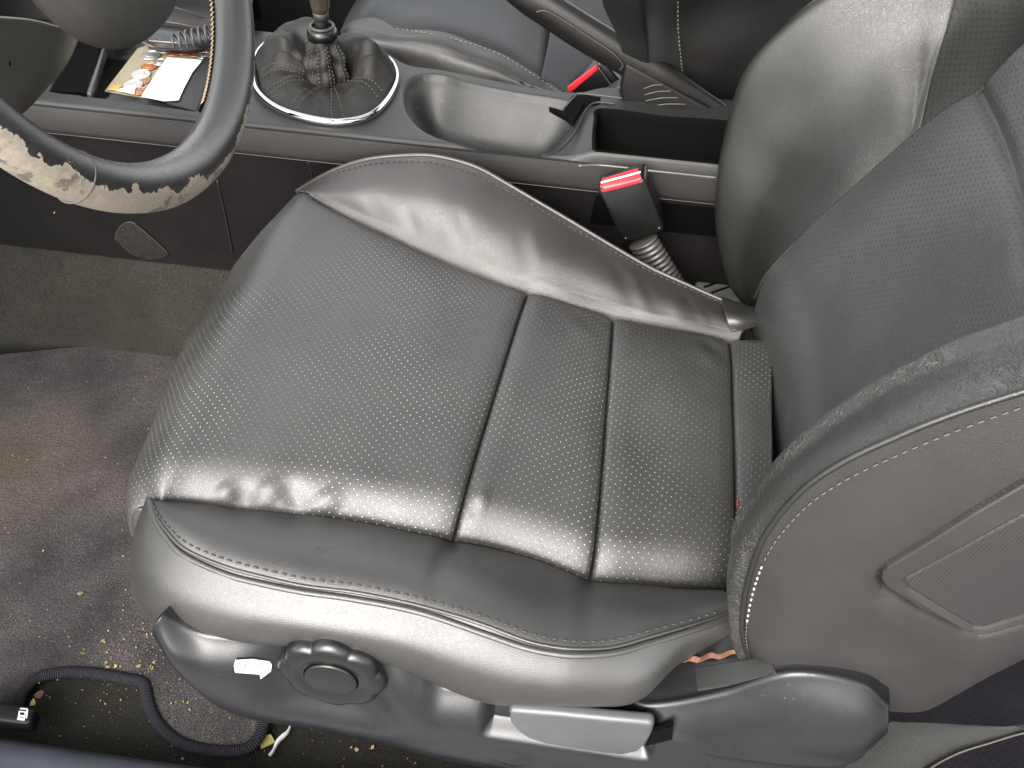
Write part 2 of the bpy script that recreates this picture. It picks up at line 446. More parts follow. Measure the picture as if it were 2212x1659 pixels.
for i, (u, l) in enumerate(zip(upper, lows)):
    w = np.clip((i-2)/3, 0, 1)
    out = unit([-1+w, -.5-.5*w, 0])
    b = (.014 if i > 4 else (.006 if i > 2 else .001))
    if i >= 17: b = .003
    if i < 5: b = (0, 0, .001, .003, .008)[i]
    rows[0].append(u); rows[1].append(u*.78+l*.22+out*b*1.35); rows[2].append(u*.42+l*.58+out*b*1.45); rows[3].append(l)
    rows[4].append(l+np.array([.0+.03*(1-w), .04 if i < 17 else .015, -.006 if i < 17 else -.025]))
side = surf(rows, 300, 70)
side += normals(side)*0
sn = normals(side); 
if sn[35, 150, 1] > 0: sn = -sn
side += sn*(noise_disp(side, .002, 15, 9))[..., None]
side[..., :] += sn*crease(side, [(Py(1120, 1462, -.25), Py(1250, 1480, -.25), .01, -.002)])[..., None]
grid('cushion_side', side, L_side if 0 else L_seat, seat, thick=.003)
def offs(C, S_, j): return S_[j]
tube('piping', pipe+np.array([0, -.0012, .0012]), .0024, L_seat, seat, 8)
upn = np.array([0, 0, .0009])
cb = cl(bol[-6]+upn, 400); cs = cl(side[6, 70:]+sn[6, 70:]*.0009, 400)
stitches('stitching', cb[8:-4], M_thread, seat, .0038, .0028, .00075)
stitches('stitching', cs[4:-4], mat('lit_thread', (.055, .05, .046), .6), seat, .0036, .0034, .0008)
# welts beside the piping
tube('welt', cl(bol[-3]+np.array([0, 0, .0004]), 260), .0013, L_seat, seat, 6)

# ---- far bolster
OUT = [(640, 415), (690, 385), (740, 362), (800, 345), (870, 338), (930, 338), (990, 350), (1040, 368), (1100, 402), (1160, 437), (1230, 478), (1320, 532), (1400, 578), (1460, 606), (1560, 650), (1632, 674)]
INN = [(668, 412), (720, 440), (775, 466), (830, 492), (880, 515), (925, 535), (970, 555), (1010, 571), (1060, 591), (1110, 609), (1180, 630), (1270, 653), (1350, 673), (1420, 689), (1530, 708), (1600, 722)]
yo = [.262, .255, .252, .250, .249, .248, .247, .245, .240, .234, .226, .215, .205, .198, .188, .182]
Ow = np.array([Py(a, b, y) for (a, b), y in zip(OUT, yo)])
Iw = np.array([on_slope(a, b, -.003) for a, b in INN])
Mw = []
for k, (a, b) in enumerate(zip(Iw, Ow)):
    m = .5*(a+b); Mw.append(m+np.array([0, -.010, .008])*min(1, np.linalg.norm(a-b)/.06))
tuck = [p+np.array([0, .012, -.022]) for p in Ow]; tuck2 = [p+np.array([0, .006, -.12]) for p in Ow]
In_ = [p+np.array([0, -.006, -.012]) for p in Iw]
fb = surf([Iw, Mw, Ow], 320, 90)
fb_under = surf([In_, Iw], 320, 6)
fn = normals(fb)
if fn[45, 160, 2] < 0: fn = -fn
mid = lambda a, b, w, h: (Py(a[0], a[1], .215), Py(b[0], b[1], .205), w, h)
def fbp(px, py):
    # nearest point of the bolster grid to a pixel
    c = (fb-CAM)@M.T; X = CX+FPX*c[..., 0]/c[..., 2]; Y = CY+FPX*c[..., 1]/c[..., 2]
    i = np.argmin((X-px)**2+(Y-py)**2); return fb.reshape(-1, 3)[i]
fc = [((870, 440), (905, 520), .006, -.0028), ((985, 440), (1010, 530), .0055, -.003), ((960, 455), (975, 540), .008, .002), ((1120, 490), (1145, 590), .008, -.0042), ((1150, 480), (1160, 600), .008, .004),
      ((1320, 560), (1370, 665), .007, -.0048), ((1350, 570), (1400, 672), .008, .0045), ((1375, 600), (1425, 685), .006, -.0045), ((1440, 640), (1480, 700), .007, .004), ((1470, 630), (1515, 700), .005, -.005),
      ((1500, 650), (1545, 705), .005, -.004), ((1485, 640), (1530, 700), .005, .003), ((840, 420), (880, 495), .010, .002), ((780, 400), (830, 470), .007, -.0022), ((1040, 520), (1075, 590), .007, -.002)]
Df = crease(fb, [(fbp(*a), fbp(*b), w*1.15, h*.36) for a, b, w, h in fc])+noise_disp(fb, .0022, 20, 2)
eg = np.minimum(np.arange(90)/8., 1)[:, None]*np.minimum((89-np.arange(90))/6., 1)[:, None]
fb += fn*(Df*eg)[..., None]
fb[:12] += np.array([0, -.0015, -.0035])*((1-np.arange(12)/12.)**2)[:, None, None]
fb_under = surf([[p+np.array([0, -.008, -.016]) for p in fb[0]], list(fb[0])], 320, 6)
fb = np.vstack([fb_under[:-1], fb])
fn = normals(fb)
if fn[45, 160, 2] < 0: fn = -fn
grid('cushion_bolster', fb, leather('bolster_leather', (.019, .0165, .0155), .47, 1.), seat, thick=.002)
ob_ = surf([Ow, tuck, tuck2], 200, 24)
grid('cushion_side', ob_, L_side, seat)
tube('piping', cl(Ow, 260)+np.array([0, .001, .0005]), .0022, L_seat, seat, 8)
stitches('stitching', cl(fb[-7]+fn[-7]*.0008, 500)[5:-5], M_thread, seat, .0035, .003, .0007)
# gathered corner tab where the far bolster meets the backrest
tabp = [Pz(1555, 645, .27), Pz(1632, 675, .265), Pz(1640, 700, .268), Pz(1580, 716, .275)]
tb = surf([[Pz(1556, 648, .272), Pz(1600, 662, .272), Pz(1634, 672, .268)], [Pz(1566, 684, .285), Pz(1600, 690, .285), Pz(1645, 684, .278)], [Pz(1578, 718, .274), Pz(1610, 712, .276), Pz(1650, 700, .272)]], 24, 24)
grid('cushion_bolster', tb+np.array([0, 0, .001]), L_seat, seat, thick=.003)
# small red thread tag
box('tag', Pz(1593, 1086, .289), (.0010, .006, .003), M_red, seat, .0005)

# ---- cushion underbody (dark frame filling the seat)
prism('seat_frame', [(-.20, -.20, .14), (.28, -.20, .14), (.28, .19, .14), (-.20, .19, .14)], (0, 0, .085), M_deep, seat)

# ---- plastic side shield
C0 = [(344, 1332), (391, 1363), (450, 1383), (530, 1391), (600, 1395), (700, 1400), (780, 1415), (850, 1430), (905, 1465), (950, 1493), (1020, 1500), (1090, 1504), (1180, 1524), (1280, 1536), (1430, 1533), (1570, 1508), (1710, 1468), (1850, 1488), (1912, 1533)]
C1 = [(347, 1359), (403, 1415), (466, 1494), (516, 1528), (580, 1545), (680, 1562), (770, 1582), (860, 1601), (905, 1611), (951, 1622), (1020, 1636), (1107, 1655), (1200, 1672), (1280, 1686), (1450, 1712), (1600, 1728), (1730, 1700), (1830, 1630), (1902, 1566)]
ridge = np.array([Py(a, b, -.266) for a, b in C0]); botm = np.array([Py(a, b, -.255) for a, b in C1])
tops = ridge+np.array([0, .045, .010])
tops[0] = ridge[0]+np.array([.006, .02, -.004]); ridge0 = ridge+np.array([0, .008, .004]); ridge0[0] = ridge[0]+np.array([.002, .008, -.001])
midr = ridge*.78+botm*.22+np.array([0, -.014, 0]); midr2 = ridge*.35+botm*.65+np.array([0, -.015, 0])
for a in (midr, midr2): a[0] += np.array([0, .009, 0]); a[-1] += np.array([0, .008, 0])
und = botm+np.array([.006, .035, -.004])
sh = surf([tops, ridge0, ridge, midr, midr2, botm, und], 520, 190)
def g2(G, c, rx, rz, p=2.): # super-gaussian mask in the x,z plane around c
    return np.exp(-(np.abs((G[..., 0]-c[0])/rx)**p+np.abs((G[..., 2]-c[2])/rz)**p))
kc = Py(708, 1455, -.262)
sh[..., 1] += .016*g2(sh, kc, .048, .040, 4)
lc = Py(1235, 1580, -.272)
# lever scoop: sloped rounded box
Xr = (sh[..., 0]-lc[0]); Zr = (sh[..., 2]-lc[2])+Xr*.02
sc = np.clip((.066-np.abs(Xr+.003))/.012, 0, 1); sc = sc*sc*(3-2*sc)
s2 = np.clip((.026-np.abs(Zr-.012))/.012, 0, 1); s2 = s2*s2*(3-2*s2)
sh[..., 1] += .013*sc*s2
for (px, py, rx, rz, a) in ((1075, 1510, .010, .008, -.006), (1110, 1600, .014, .008, -.004), (1250, 1640, .10, .012, -.004), (1790, 1560, .03, .02, -.004), (1650, 1600, .08, .006, -.002)):
    sh[..., 1] += a*g2(sh, Py(px, py, -.268), rx, rz)
shield = grid('side_shield', sh, M_shield, seat, thick=.003)
# sticker on the shield
def on_shield(px, py, lift=.0006):
    q_s = sh[66:150]; c = (q_s-CAM)@M.T; X = CX+FPX*c[..., 0]/c[..., 2]; Y = CY+FPX*c[..., 1]/c[..., 2]
    d = (X-px)**2+(Y-py)**2; i = np.argmin(d); p = q_s.reshape(-1, 3)[i]
    return Py(px, py, p[1]-lift)
stk = [(505, 1438), (508, 1427), (545, 1425), (582, 1430), (587, 1436), (585, 1450), (575, 1458), (563, 1467), (561, 1457), (508, 1453)]
ys = min(on_shield(a, b)[1] for a, b in stk)-.0012
sticker = prism('sticker', [on_shield(a, b, .0030) for a, b in stk], (0, .0006, 0), M_paper, seat)
sticker['label'] = 'torn white sticker with faint dark marks'
ink = mat('faded_ink', (.06, .06, .07), .8)
V = []; F = []
def stroke(a, b, w=1.1):
    a = np.array(a, float); b = np.array(b, float); d = unit(b-a); n_ = np.array([-d[1], d[0]])*w
    base_ = len(V)
    for p in (a-n_, b-n_, b+n_, a+n_): V.append(on_shield(p[0], p[1], .0040))
    F.append((base_, base_+1, base_+2, base_+3))
for a, b in (((517, 1431), (517, 1437)), ((527, 1432), (530, 1439)), ((530, 1439), (534, 1432)), ((540, 1432), (540, 1437)), ((556, 1433), (560, 1437)), ((566, 1434), (566, 1440)), ((563, 1434), (569, 1434))): stroke(a, b)
mesh('printed_mark', V, F, ink, sticker, smooth=False)
# cover plate let into the ledge at the rear
def lifted(Gr, px, py, l):
    j, i = pick(Gr, px, py); p = Gr[j, i]; d = unit(CAM-p); t = (p-CAM)@unit(ray(px, py)); return CAM+unit(ray(px, py))*(t-l)
def pick(Gr, px, py):
    c = (Gr-CAM)@M.T; X = CX+FPX*c[..., 0]/c[..., 2]; Y = CY+FPX*c[..., 1]/c[..., 2]
    i = int(np.argmin((X-px)**2+(Y-py)**2)); return i//Gr.shape[1], i % Gr.shape[1]
prism('cover_plate', [lifted(sh[:120], a, b, .0045) for a, b in ((1500, 1442), (1570, 1430), (1660, 1415), (1680, 1458), (1590, 1478), (1507, 1491))], (0, 0, -.003), M_console, seat, .0008)
cv2 = [Pz(1470, 1400, .262), Pz(1640, 1345, .262), Pz(1640, 1385, .262), Pz(1500, 1425, .262)]
prism('hinge_cover', cv2, (0, 0, -.02), M_console, seat, .002)
_p = lifted(sh[60:150], 1655, 1535, .0012)
tube('screw_dimple', [_p, _p+np.array([0, .001, 0])], .0032, M_deep, seat, 20)
# lever
lv = [(1098, 1529), (1200, 1537), (1300, 1547), (1412, 1557), (1413, 1572), (1408, 1590), (1397, 1610), (1378, 1626), (1345, 1634), (1300, 1629), (1240, 1620), (1180, 1610), (1140, 1598), (1115, 1580), (1102, 1556)]
lever = prism('recline_lever', [Py(a, b+(8 if b < 1560 else 0), -.280) for a, b in lv], (0, .009, .002), M_lever, seat, .0035, seg=5)
lever['label'] = 'light grey recline lever'
prism('lever_slot', [Py(a, b, -.2795) for a, b in ((1396, 1612), (1411, 1582), (1454, 1569), (1452, 1598))], (0, .004, 0), M_deep, seat)
# height knob with scalloped rim
def scallop(name, c, r, depth, mat_, parent, ax=(0, -1, 0)):
    n = 144; prof = [(0.0, .88), (.10, .95), (.25, 1), (.8, 1), (.9, .97), (.97, .91), (1., .83)]
    V = []; F = []
    for (d, k) in prof:
        for i in range(n):
            a = 2*math.pi*i/n; lob = .5+.5*math.cos(8*a+.4); lob = lob**.35
            rr = r*k*(.89+.11*lob)
            V.append(np.array(c)+np.array([math.cos(a)*rr, -depth*d, math.sin(a)*rr]))
    m = len(prof)
    for k, (rr, dd) in enumerate(((.70, 1.0), (.60, .985), (.55, .95), (0.50, .95))):
        for i in range(n):
            a = 2*math.pi*i/n; V.append(np.array(c)+np.array([math.cos(a)*rr*r, -depth*dd, math.sin(a)*rr*r]))
    for j in range(m+3):
        for i in range(n):
            F.append((j*n+i, (j+1)*n+i, (j+1)*n+(i+1) % n, j*n+(i+1) % n))
    F.append(tuple((m+3)*n+i for i in range(n)))
    return mesh(name, V, F, mat_, parent)
kx = Py(714, 1470, -.278)
knob = scallop('height_knob', (kx[0], -.250, kx[2]), .0395, .028, M_gloss, seat)
cap = tube('knob_cap', [(kx[0], -.273, kx[2]), (kx[0], -.2788, kx[2])], .019, M_gloss, knob, 48)
bevel(cap, .0015)

# ---- backrest
def bx(z): return .240+.60*(z-.29)
SEAMB = [(1634, 648), (1643, 605), (1700, 545), (1761, 485), (1870, 386), (1979, 295), (2052, 240), (2121, 197), (2212, 106), (2330, 0), (2480, -140)]
sb = np.array([Py(a, b, .17) for a, b in SEAMB])
sb[0] = np.array([.242, .175, .262])
zz = sb[:, 2].copy(); zz = np.maximum.accumulate(zz+np.arange(len(zz))*1e-4)
padB = []
for y, back, lo in ((.172, 0, 0), (.15, .004, .0), (.08, .016, 0), (0, .020, 0), (-.08, .014, 0), (-.16, .004, 0), (-.20, -.02, 0)):
    r = []
    for k, p in enumerate(sb):
        w = min(1, k/3.)
        r.append(np.array([p[0]+back*w+(.022*(1-w)*(1-(y/.21)**2)), y, zz[k]]))
    padB.append(r)
G = surf(padB, 300, 200)
gn = normals(G)
if gn[100, 150, 0] > 0: gn = -gn
dB = dip(np.abs(np.arange(200)/199.*.372)[:, None]*np.ones((1, 300)), .014, .006)
# valley between the lower pad and the upper pad
va, vb, vc = Py(2121, 197, .165), Px(2170, 300, .40), Px(2215, 440, .405)
def gp(px, py):
    c = (G-CAM)@M.T; X = CX+FPX*c[..., 0]/c[..., 2]; Y = CY+FPX*c[..., 1]/c[..., 2]
    return G.reshape(-1, 3)[int(np.argmin((X-px)**2+(Y-py)**2))]
va = [gp(2121, 200), gp(2150, 262), gp(2178, 330), gp(2200, 400), gp(2222, 480), gp(2245, 600)]
for a_, b_ in zip(va[:-1], va[1:]):
    d_ = b_-a_; cseg = np.clip(((G-a_)@d_)/(d_@d_), 0, 1); rr_ = np.linalg.norm(G-(a_+cseg[..., None]*d_), axis=2)
    dB = np.minimum(dB, -.006*np.exp(-(rr_/.007)**2))
dB += noise_disp(G, .003, 11, 4)
G += gn*dB[..., None]
def planar(A): return np.stack([A[..., 1]-.25*(A[..., 2]-.4), A[..., 0]*.51+A[..., 2]*.86], 2)
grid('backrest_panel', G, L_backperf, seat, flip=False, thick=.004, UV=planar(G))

# far bolster of the backrest
oc = [(1628, 672), (1582, 605), (1554, 485), (1560, 370), (1589, 237), (1650, 115), (1786, 0), (1950, -85), (2110, -150), (2230, -190), (2400, -240)]
mc = [(1636, 655), (1615, 585), (1640, 470), (1690, 370), (1752, 265), (1822, 190), (1905, 125), (1975, 100), (2035, 90), (2150, 10), (2310, -60)]
sc_ = [(1634, 648), (1660, 590), (1730, 515), (1790, 460), (1855, 399), (1905, 356), (1942, 325), (1967, 304), (1987, 288), (2121, 197), (2290, 40)]
yO = [.215, .235, .252, .258, .262, .262, .260, .258, .255, .25, .245]
ro = [Py(a, b, y) for (a, b), y in zip(oc, yO)]
rs = [Py(a, b, .17) for a, b in sc_]
rm = [Py(a, b, .5*y+.5*.17+.012) for (a, b), y in zip(mc, yO)]
rm2 = [a*.5+b*.5+np.array([-.004, -.002, 0]) for a, b in zip(rm, rs)]
rb = [p+np.array([.03, .012, -.006]) for p in ro]; rb2 = [p+np.array([.10, .006, -.03]) for p in ro]
FBk = surf([rs, rm, ro, rb, rb2], 300, 150)
fkn = normals(FBk)
if fkn[60, 100, 0] > 0: fkn = -fkn
FBk += fkn*(noise_disp(FBk, .003, 16, 8))[..., None]
def pick(Gr, px, py):
    c = (Gr-CAM)@M.T; X = CX+FPX*c[..., 0]/c[..., 2]; Y = CY+FPX*c[..., 1]/c[..., 2]
    i = int(np.argmin((X-px)**2+(Y-py)**2)); return i//Gr.shape[1], i % Gr.shape[1]
cutc = pick(FBk[:60], 1994, 258)[1]
grv = np.abs(np.arange(300)-cutc)*np.linalg.norm(FBk[40, cutc]-FBk[40, cutc-5])/5
FBk += fkn*(dip(grv, .0022, .0012)[None]*np.ones((150, 1)))[..., None]
# old scratches
grid('backrest_bolster', FBk[:, :cutc+1], L_back, seat, flip=True, thick=.003)
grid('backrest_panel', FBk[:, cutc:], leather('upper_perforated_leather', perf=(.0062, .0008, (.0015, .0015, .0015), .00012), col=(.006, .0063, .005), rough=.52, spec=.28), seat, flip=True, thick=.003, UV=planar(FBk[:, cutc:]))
tube('piping', cl(FBk[2:70, cutc]+fkn[2:70, cutc]*.0002, 120), .0012, M_black, seat, 8)
stitches('stitching', cl(FBk[2:72, max(cutc-5, 0)]+fkn[2:72, max(cutc-5, 0)]*.0008, 300), mat('pale_thread', (.07, .066, .055), .7), seat, .004, .003, .0008, up=(-1, 0, .6))
tube('piping', cl(FBk[76]+fkn[76]*.0006, 200), .0016, L_back, seat, 6)
scr = mat('scratch', (.07, .07, .06), .6)
for pts in ([(1600, 268), (1640, 290), (1680, 320), (1720, 345), (1768, 372)], [(1610, 205), (1655, 235), (1700, 252), (1745, 268)], [(1580, 425), (1605, 450), (1640, 470)], [(1856, 545), (1858, 560), (1860, 582)]):
    tgt = FBk[:75] if pts[0][0] < 1800 else G
    W = [tgt[pick(tgt, *p)] for p in pts]
    tube('scratch', cl(np.array(W)+np.array([-.0007, -.0007, .0004]), 60)+rng.normal(size=(60, 3))*.0002, .00042, scr, seat, 4)

# near bolster of the backrest and its side
SB = [(1667, 1476), (1632, 1449), (1606, 1379), (1606, 1304), (1626, 1216), (1661, 1140), (1731, 1058), (1819, 997), (1935, 942), (2052, 895), (2212, 843), (2380, 800), (2600, 750)]
OB = [(1650, 1474), (1610, 1428), (1586, 1362), (1578, 1274), (1586, 1169), (1620, 1111), (1685, 1025), (1775, 943), (1890, 868), (2010, 804), (2160, 745), (2320, 690), (2540, 625)]
s1 = [Py(a, b, -.246) for a, b in SB]
yy = [-.243, -.238, -.232, -.224, -.216, -.21, -.205, -.20, -.196, -.194, -.192, -.19, -.19]
o1 = [Py(a, b, y) for (a, b), y in zip(OB, yy)]
m1 = [a*.5+b*.5+np.array([-.006, -.004, .002]) for a, b in zip(s1, o1)]
i1 = [p+np.array([.012, .022, .0]) for p in o1]
i2 = [np.array([max(p[0]+.05, bx(p[2])-.0), p[1]+.035, p[2]]) for p in o1]
i3 = [np.array([bx(p[2])+.03, p[1]+.045, p[2]-.01]) for p in o1]
NB = surf([s1, m1, o1, i1, i2, i3], 420, 110)
nn = normals(NB)
if nn[20, 250, 1] > 0: nn = -nn
NB += nn*noise_disp(NB, .0015, 30, 6)[..., None]
grid('backrest_bolster', NB, L_crack, seat, thick=.003)['label'] = 'cracked and creased leather edge'
pc = cl(s1, 300)
tube('piping', pc+np.array([0, -.001, .0004]), .0019, L_back, seat, 8)
# side panel: fan of rows from the seam to the rear edge
EB = [(1690, 1480), (1730, 1485), (1790, 1492), (1877, 1510), (1912, 1527), (1964, 1534), (2003, 1529), (2054, 1501), (2131, 1457), (2212, 1416), (2330, 1350), (2450, 1280), (2650, 1180)]
e1 = [Py(a, b, -.236) for a, b in EB]
c1 = [a*.67+b*.33+np.array([0, -.016, 0]) for a, b in zip(s1, e1)]
c2 = [a*.33+b*.67+np.array([0, -.016, 0]) for a, b in zip(s1, e1)]
for c in (c1, c2): c[0] = c[0]+np.array([0, .010, 0]); c[1] = c[1]+np.array([0, .005, 0])
e2 = [p+np.array([.02, .03, -.01]) for p in e1]
SP = surf([s1, c1, c2, e1, e2], 360, 160)
spn = normals(SP)
if spn[60, 200, 1] > 0: spn = -spn
SP += spn*(noise_disp(SP, .004, 9, 1))[..., None]
fr = [(1900, 1256), (1903, 1240), (1915, 1228), (1993, 1181), (2100, 1113), (2212, 1047), (2420, 920), (2560, 920), (2560, 1200), (2420, 1270), (2212, 1356), (2150, 1374), (2120, 1379), (2087, 1370), (1993, 1327), (1912, 1276)]
inn = [(1953, 1261), (1958, 1254), (2060, 1200), (2212, 1117), (2420, 1000), (2540, 960), (2540, 1190), (2420, 1240), (2212, 1336), (2130, 1361), (2105, 1360), (2052, 1330), (1964, 1277)]
nu2, nv2 = 1100, 460
def resamp(A, nv, nu):
    ii = np.linspace(0, A.shape[0]-1, nv); jj = np.linspace(0, A.shape[1]-1, nu)
    i0 = np.minimum(ii.astype(int), A.shape[0]-2); j0 = np.minimum(jj.astype(int), A.shape[1]-2); fi = (ii-i0)[:, None, None]; fj = (jj-j0)[None, :, None]
    return (A[i0][:, j0]*(1-fi)*(1-fj)+A[i0+1][:, j0]*fi*(1-fj)+A[i0][:, j0+1]*(1-fi)*fj+A[i0+1][:, j0+1]*fi*fj)
SPF = resamp(SP, nv2, nu2)
SPF = np.stack([blur2(SPF[..., k], 6) for k in range(3)], 2)
spfn = normals(SPF)
if spfn[nv2//3, nu2//2, 1] > 0: spfn = -spfn
def pxy(A):
    c = (A-CAM)@M.T; return CX+FPX*c[..., 0]/c[..., 2], CY+FPX*c[..., 1]/c[..., 2]
PXX, PYY = pxy(SPF)
dO = sdf(np.array(fr, float), PXX, PYY); dI = sdf(np.array(inn, float), PXX, PYY)
off = np.where(dO > 0, -.0045*np.clip(1-dO/16, 0, 1)**2-.006*np.clip(1-dO/60, 0, 1)**2*np.clip((PYY-1240)/60, 0, 1), 0)
frame_h = -.0045+.0030*sm_(np.clip(-dO/7, 0, 1))-.0014*np.clip(1-np.abs(dI)/4.5, 0, 1)
inset_h = -.0029+.0009*sm_(np.clip(-dI/5, 0, 1))
lip = .0012*np.exp(-((dI-11)/4.5)**2)*np.clip((PYY-1270)/40, 0, 1)
off = np.where(dO <= 0, frame_h+lip, off); off = np.where(dI <= 0, inset_h, off)
SPQ = SPF+spfn*off[..., None]
def sub_mesh(name, keep, m, parent):
    nv, nu = SPQ.shape[:2]; idx = -np.ones(nv*nu, int); F = []
    for j in range(nv-1):
        ks = np.nonzero(keep[j, :nu-1])[0]
        for i in ks: F.append((j*nu+i, j*nu+i+1, (j+1)*nu+i+1, (j+1)*nu+i))
    F = np.array(F); u_ = np.unique(F); idx[u_] = np.arange(len(u_))
    return mesh(name, SPQ.reshape(-1, 3)[u_], idx[F], m, parent, uvs(SPQ).reshape(-1, 2)[u_])
sub_mesh('backrest_side', dO > 0, L_side, seat)
M_inset = mat('ribbed_inset', (.013, .0125, .0125), .5)
_n = NT(M_inset); _t = _n.n('TexCoord').outputs['Object']; _s = _n.n('SeparateXYZ'); _n.l.new(_t, _s.inputs[0])
_n.bump(_n.math('SINE', _n.math('MULTIPLY', _n.math('ADD', _s.outputs[0], _n.math('MULTIPLY', _s.outputs[2], -.2)), 2*math.pi/.0022)), .00018, .6)
frame = sub_mesh('side_cover', (dO <= 0) & (dI > 0), plastic('cover_plastic', (.014, .0135, .013), .42), seat)
sub_mesh('inset_panel', dI <= 0, M_inset, frame)
st = cl(SP[4]+spn[4]*.0009, 700)
k1, k2 = 118, 235
sp0 = cl(SP[5, 30:]+spn[5, 30:]*.0009, 900)
stitches('stitching', sp0[45:150], M_tan2, seat, .0030, .0012, .0004, up=(0, -1, 0))
stitches('stitching', sp0[150:300], M_white_thread, seat, .0030, .0026, .00075, up=(0, -1, 0))
stitches('stitching', sp0[300:], M_tan2, seat, .0034, .0022, .00045, up=(0, -1, 0))
stitches('stitching', cl(NB[7, 120:]+nn[7, 120:]*.0008, 700), mat('thread_black', (.01, .01, .01), .8), seat, .0035, .003, .0008, up=(-1, 0, 0))
# ================================================================== PASSENGER SEAT
ps = thing('car_seat', (.0, .72, 0), 'black leather passenger seat beyond the centre console', 'car seat')
L_pass = leather('passenger_leather', col=(.004, .005, .0055), rough=.42, perf=(.0062, .0006, (.003, .003, .003), .0001), spec=.45)
def pzr(px, z): return [Pz(a, b, z) for a, b in px]
# near bolster roll
tb0 = [Py(a, b, y) for (a, b), y in zip([(742, 62), (775, 48), (815, 45), (860, 64), (920, 72), (1000, 90), (1080, 118), (1150, 160), (1222, 208)], [.60, .60, .60, .575, .565, .56, .555, .55, .54])]
tb1 = [Py(a, b, y) for (a, b), y in zip([(738, 75), (760, 66), (800, 72), (850, 84), (920, 100), (1000, 122), (1080, 150), (1150, 185), (1222, 212)], [.58, .565, .55, .54, .535, .53, .53, .53, .53])]
tb2 = [Py(a, b, y) for (a, b), y in zip([(740, 105), (765, 115), (800, 125), (850, 145), (920, 160), (1000, 176), (1080, 196), (1150, 208), (1222, 216)], [.56, .545, .535, .53, .525, .52, .52, .52, .52])]
tb3 = [p+np.array([0, 0, -.12]) for p in tb2]
PB = surf([tb0, tb1, tb2, tb3], 160, 60)
pn = normals(PB)
if pn[20, 80, 2] < 0: pn = -pn
PB += pn*noise_disp(PB, .005, 18, 3)[..., None]
grid('cushion_bolster', PB, leather('passenger_bolster_leather', col=(.011, .011, .0095), rough=.42, spec=.6), ps, thick=.003)
stitches('stitching', cl(tb0[3:], 200)+np.array([0, -.009, .0052]), M_tan, ps, .0035, .003, .0006)
tube('piping', cl(tb0, 160), .002, L_back, ps, 6)
pc0 = tb0
pc1 = [p+np.array([0, .05, .004]) for p in tb0]; pc2 = [p+np.array([0, .22, .0]) for p in tb0]; pc3 = [p+np.array([0, .38, -.01]) for p in tb0]
for r_ in (pc1, pc2, pc3):
    r_[0] = r_[0]+np.array([-.01, 0, -.012])
PC = surf([[p+np.array([0, 0, -.006]) for p in pc0], pc1, pc2, pc3], 160, 60)
ncut = 159
front = [p+np.array([-.012, 0, -.14]) for p in (pc0[0], pc1[0], pc2[0], pc3[0])]
grid('cushion_panel', PC[:, :ncut], L_pass, ps, flip=False, thick=.004)
fr_ = surf([[pc0[0]+np.array([0, 0, -.006]), pc1[0], pc2[0], pc3[0]], [q_+np.array([0, 0, .07])-np.array([.006, 0, 0]) for q_ in front], front], 40, 20)
grid('cushion_front', fr_, L_pass, ps)
# rear part of the cushion
rp = [Py(1185, 75, .62), Py(1330, 100, .66), Py(1340, 210, .56), Py(1222, 212, .545), Py(1178, 130, .57)]
M_rear = leather('passenger_rear_leather', col=(.011, .0125, .014), rough=.48, spec=.4, perf=(.006, .0007, (.008, .008, .008), .0004))
RP = surf([[Py(1170, 165, .545), Py(1240, 212, .545), Py(1345, 260, .545)], [Py(1182, 110, .60), Py(1270, 130, .62), Py(1370, 170, .62)], [Py(1190, 60, .66), Py(1280, 75, .68), Py(1380, 95, .70)], [Py(1200, -40, .80), Py(1300, -30, .80), Py(1420, -20, .80)]], 40, 40)
grid('cushion_panel', RP, M_rear, ps, thick=.004)
# backrest: pad + bolster
BP = surf([[Pz(1330, 250, .30), Pz(1345, 120, .42), Pz(1300, 0, .50), Pz(1290, -150, .62)], [Pz(1390, 250, .30), Pz(1392, 130, .42), Pz(1375, 20, .50), Pz(1370, -150, .62)], [Pz(1395, 255, .29), Pz(1402, 130, .42), Pz(1392, 15, .50), Pz(1385, -150, .62)]], 40, 30)
grid('backrest_panel', BP, leather('passenger_back_leather', col=(.006, .0065, .006), rough=.45), ps)
BB = surf([[Pz(1400, 265, .29), Pz(1402, 130, .42), Pz(1390, 10, .50), Pz(1388, -150, .62)], [Pz(1430, 260, .30), Pz(1435, 120, .425), Pz(1432, 0, .51), Pz(1430, -150, .63)], [Pz(1478, 250, .30), Pz(1470, 120, .42), Pz(1466, -5, .50), Pz(1470, -150, .62)]], 60, 30)
grid('backrest_bolster', BB, leather('passenger_bolster_back_leather', col=(.020, .023, .022), rough=.42), ps)
BS = surf([[Pz(1478, 250, .30), Pz(1470, 120, .42), Pz(1466, -5, .50), Pz(1470, -150, .62)], [Pz(1560, 260, .28), Pz(1560, 130, .40), Pz(1560, -10, .48), Pz(1570, -150, .60)], [Pz(1750, 240, .25), Pz(1760, 100, .36), Pz(1790, -40, .44), Pz(1800, -150, .5)]], 60, 40)
grid('backrest_side', BS, leather('passenger_side_leather', col=(.012, .011, .010), rough=.5), ps)
stitches('stitching', cl([Pz(1482, 200, .355), Pz(1474, 130, .415), Pz(1468, 60, .462), Pz(1468, -20, .512)], 100)+np.array([-.002, -.004, .003]), M_tan, ps, .004, .003, .0007, up=(-1, 0, .5))

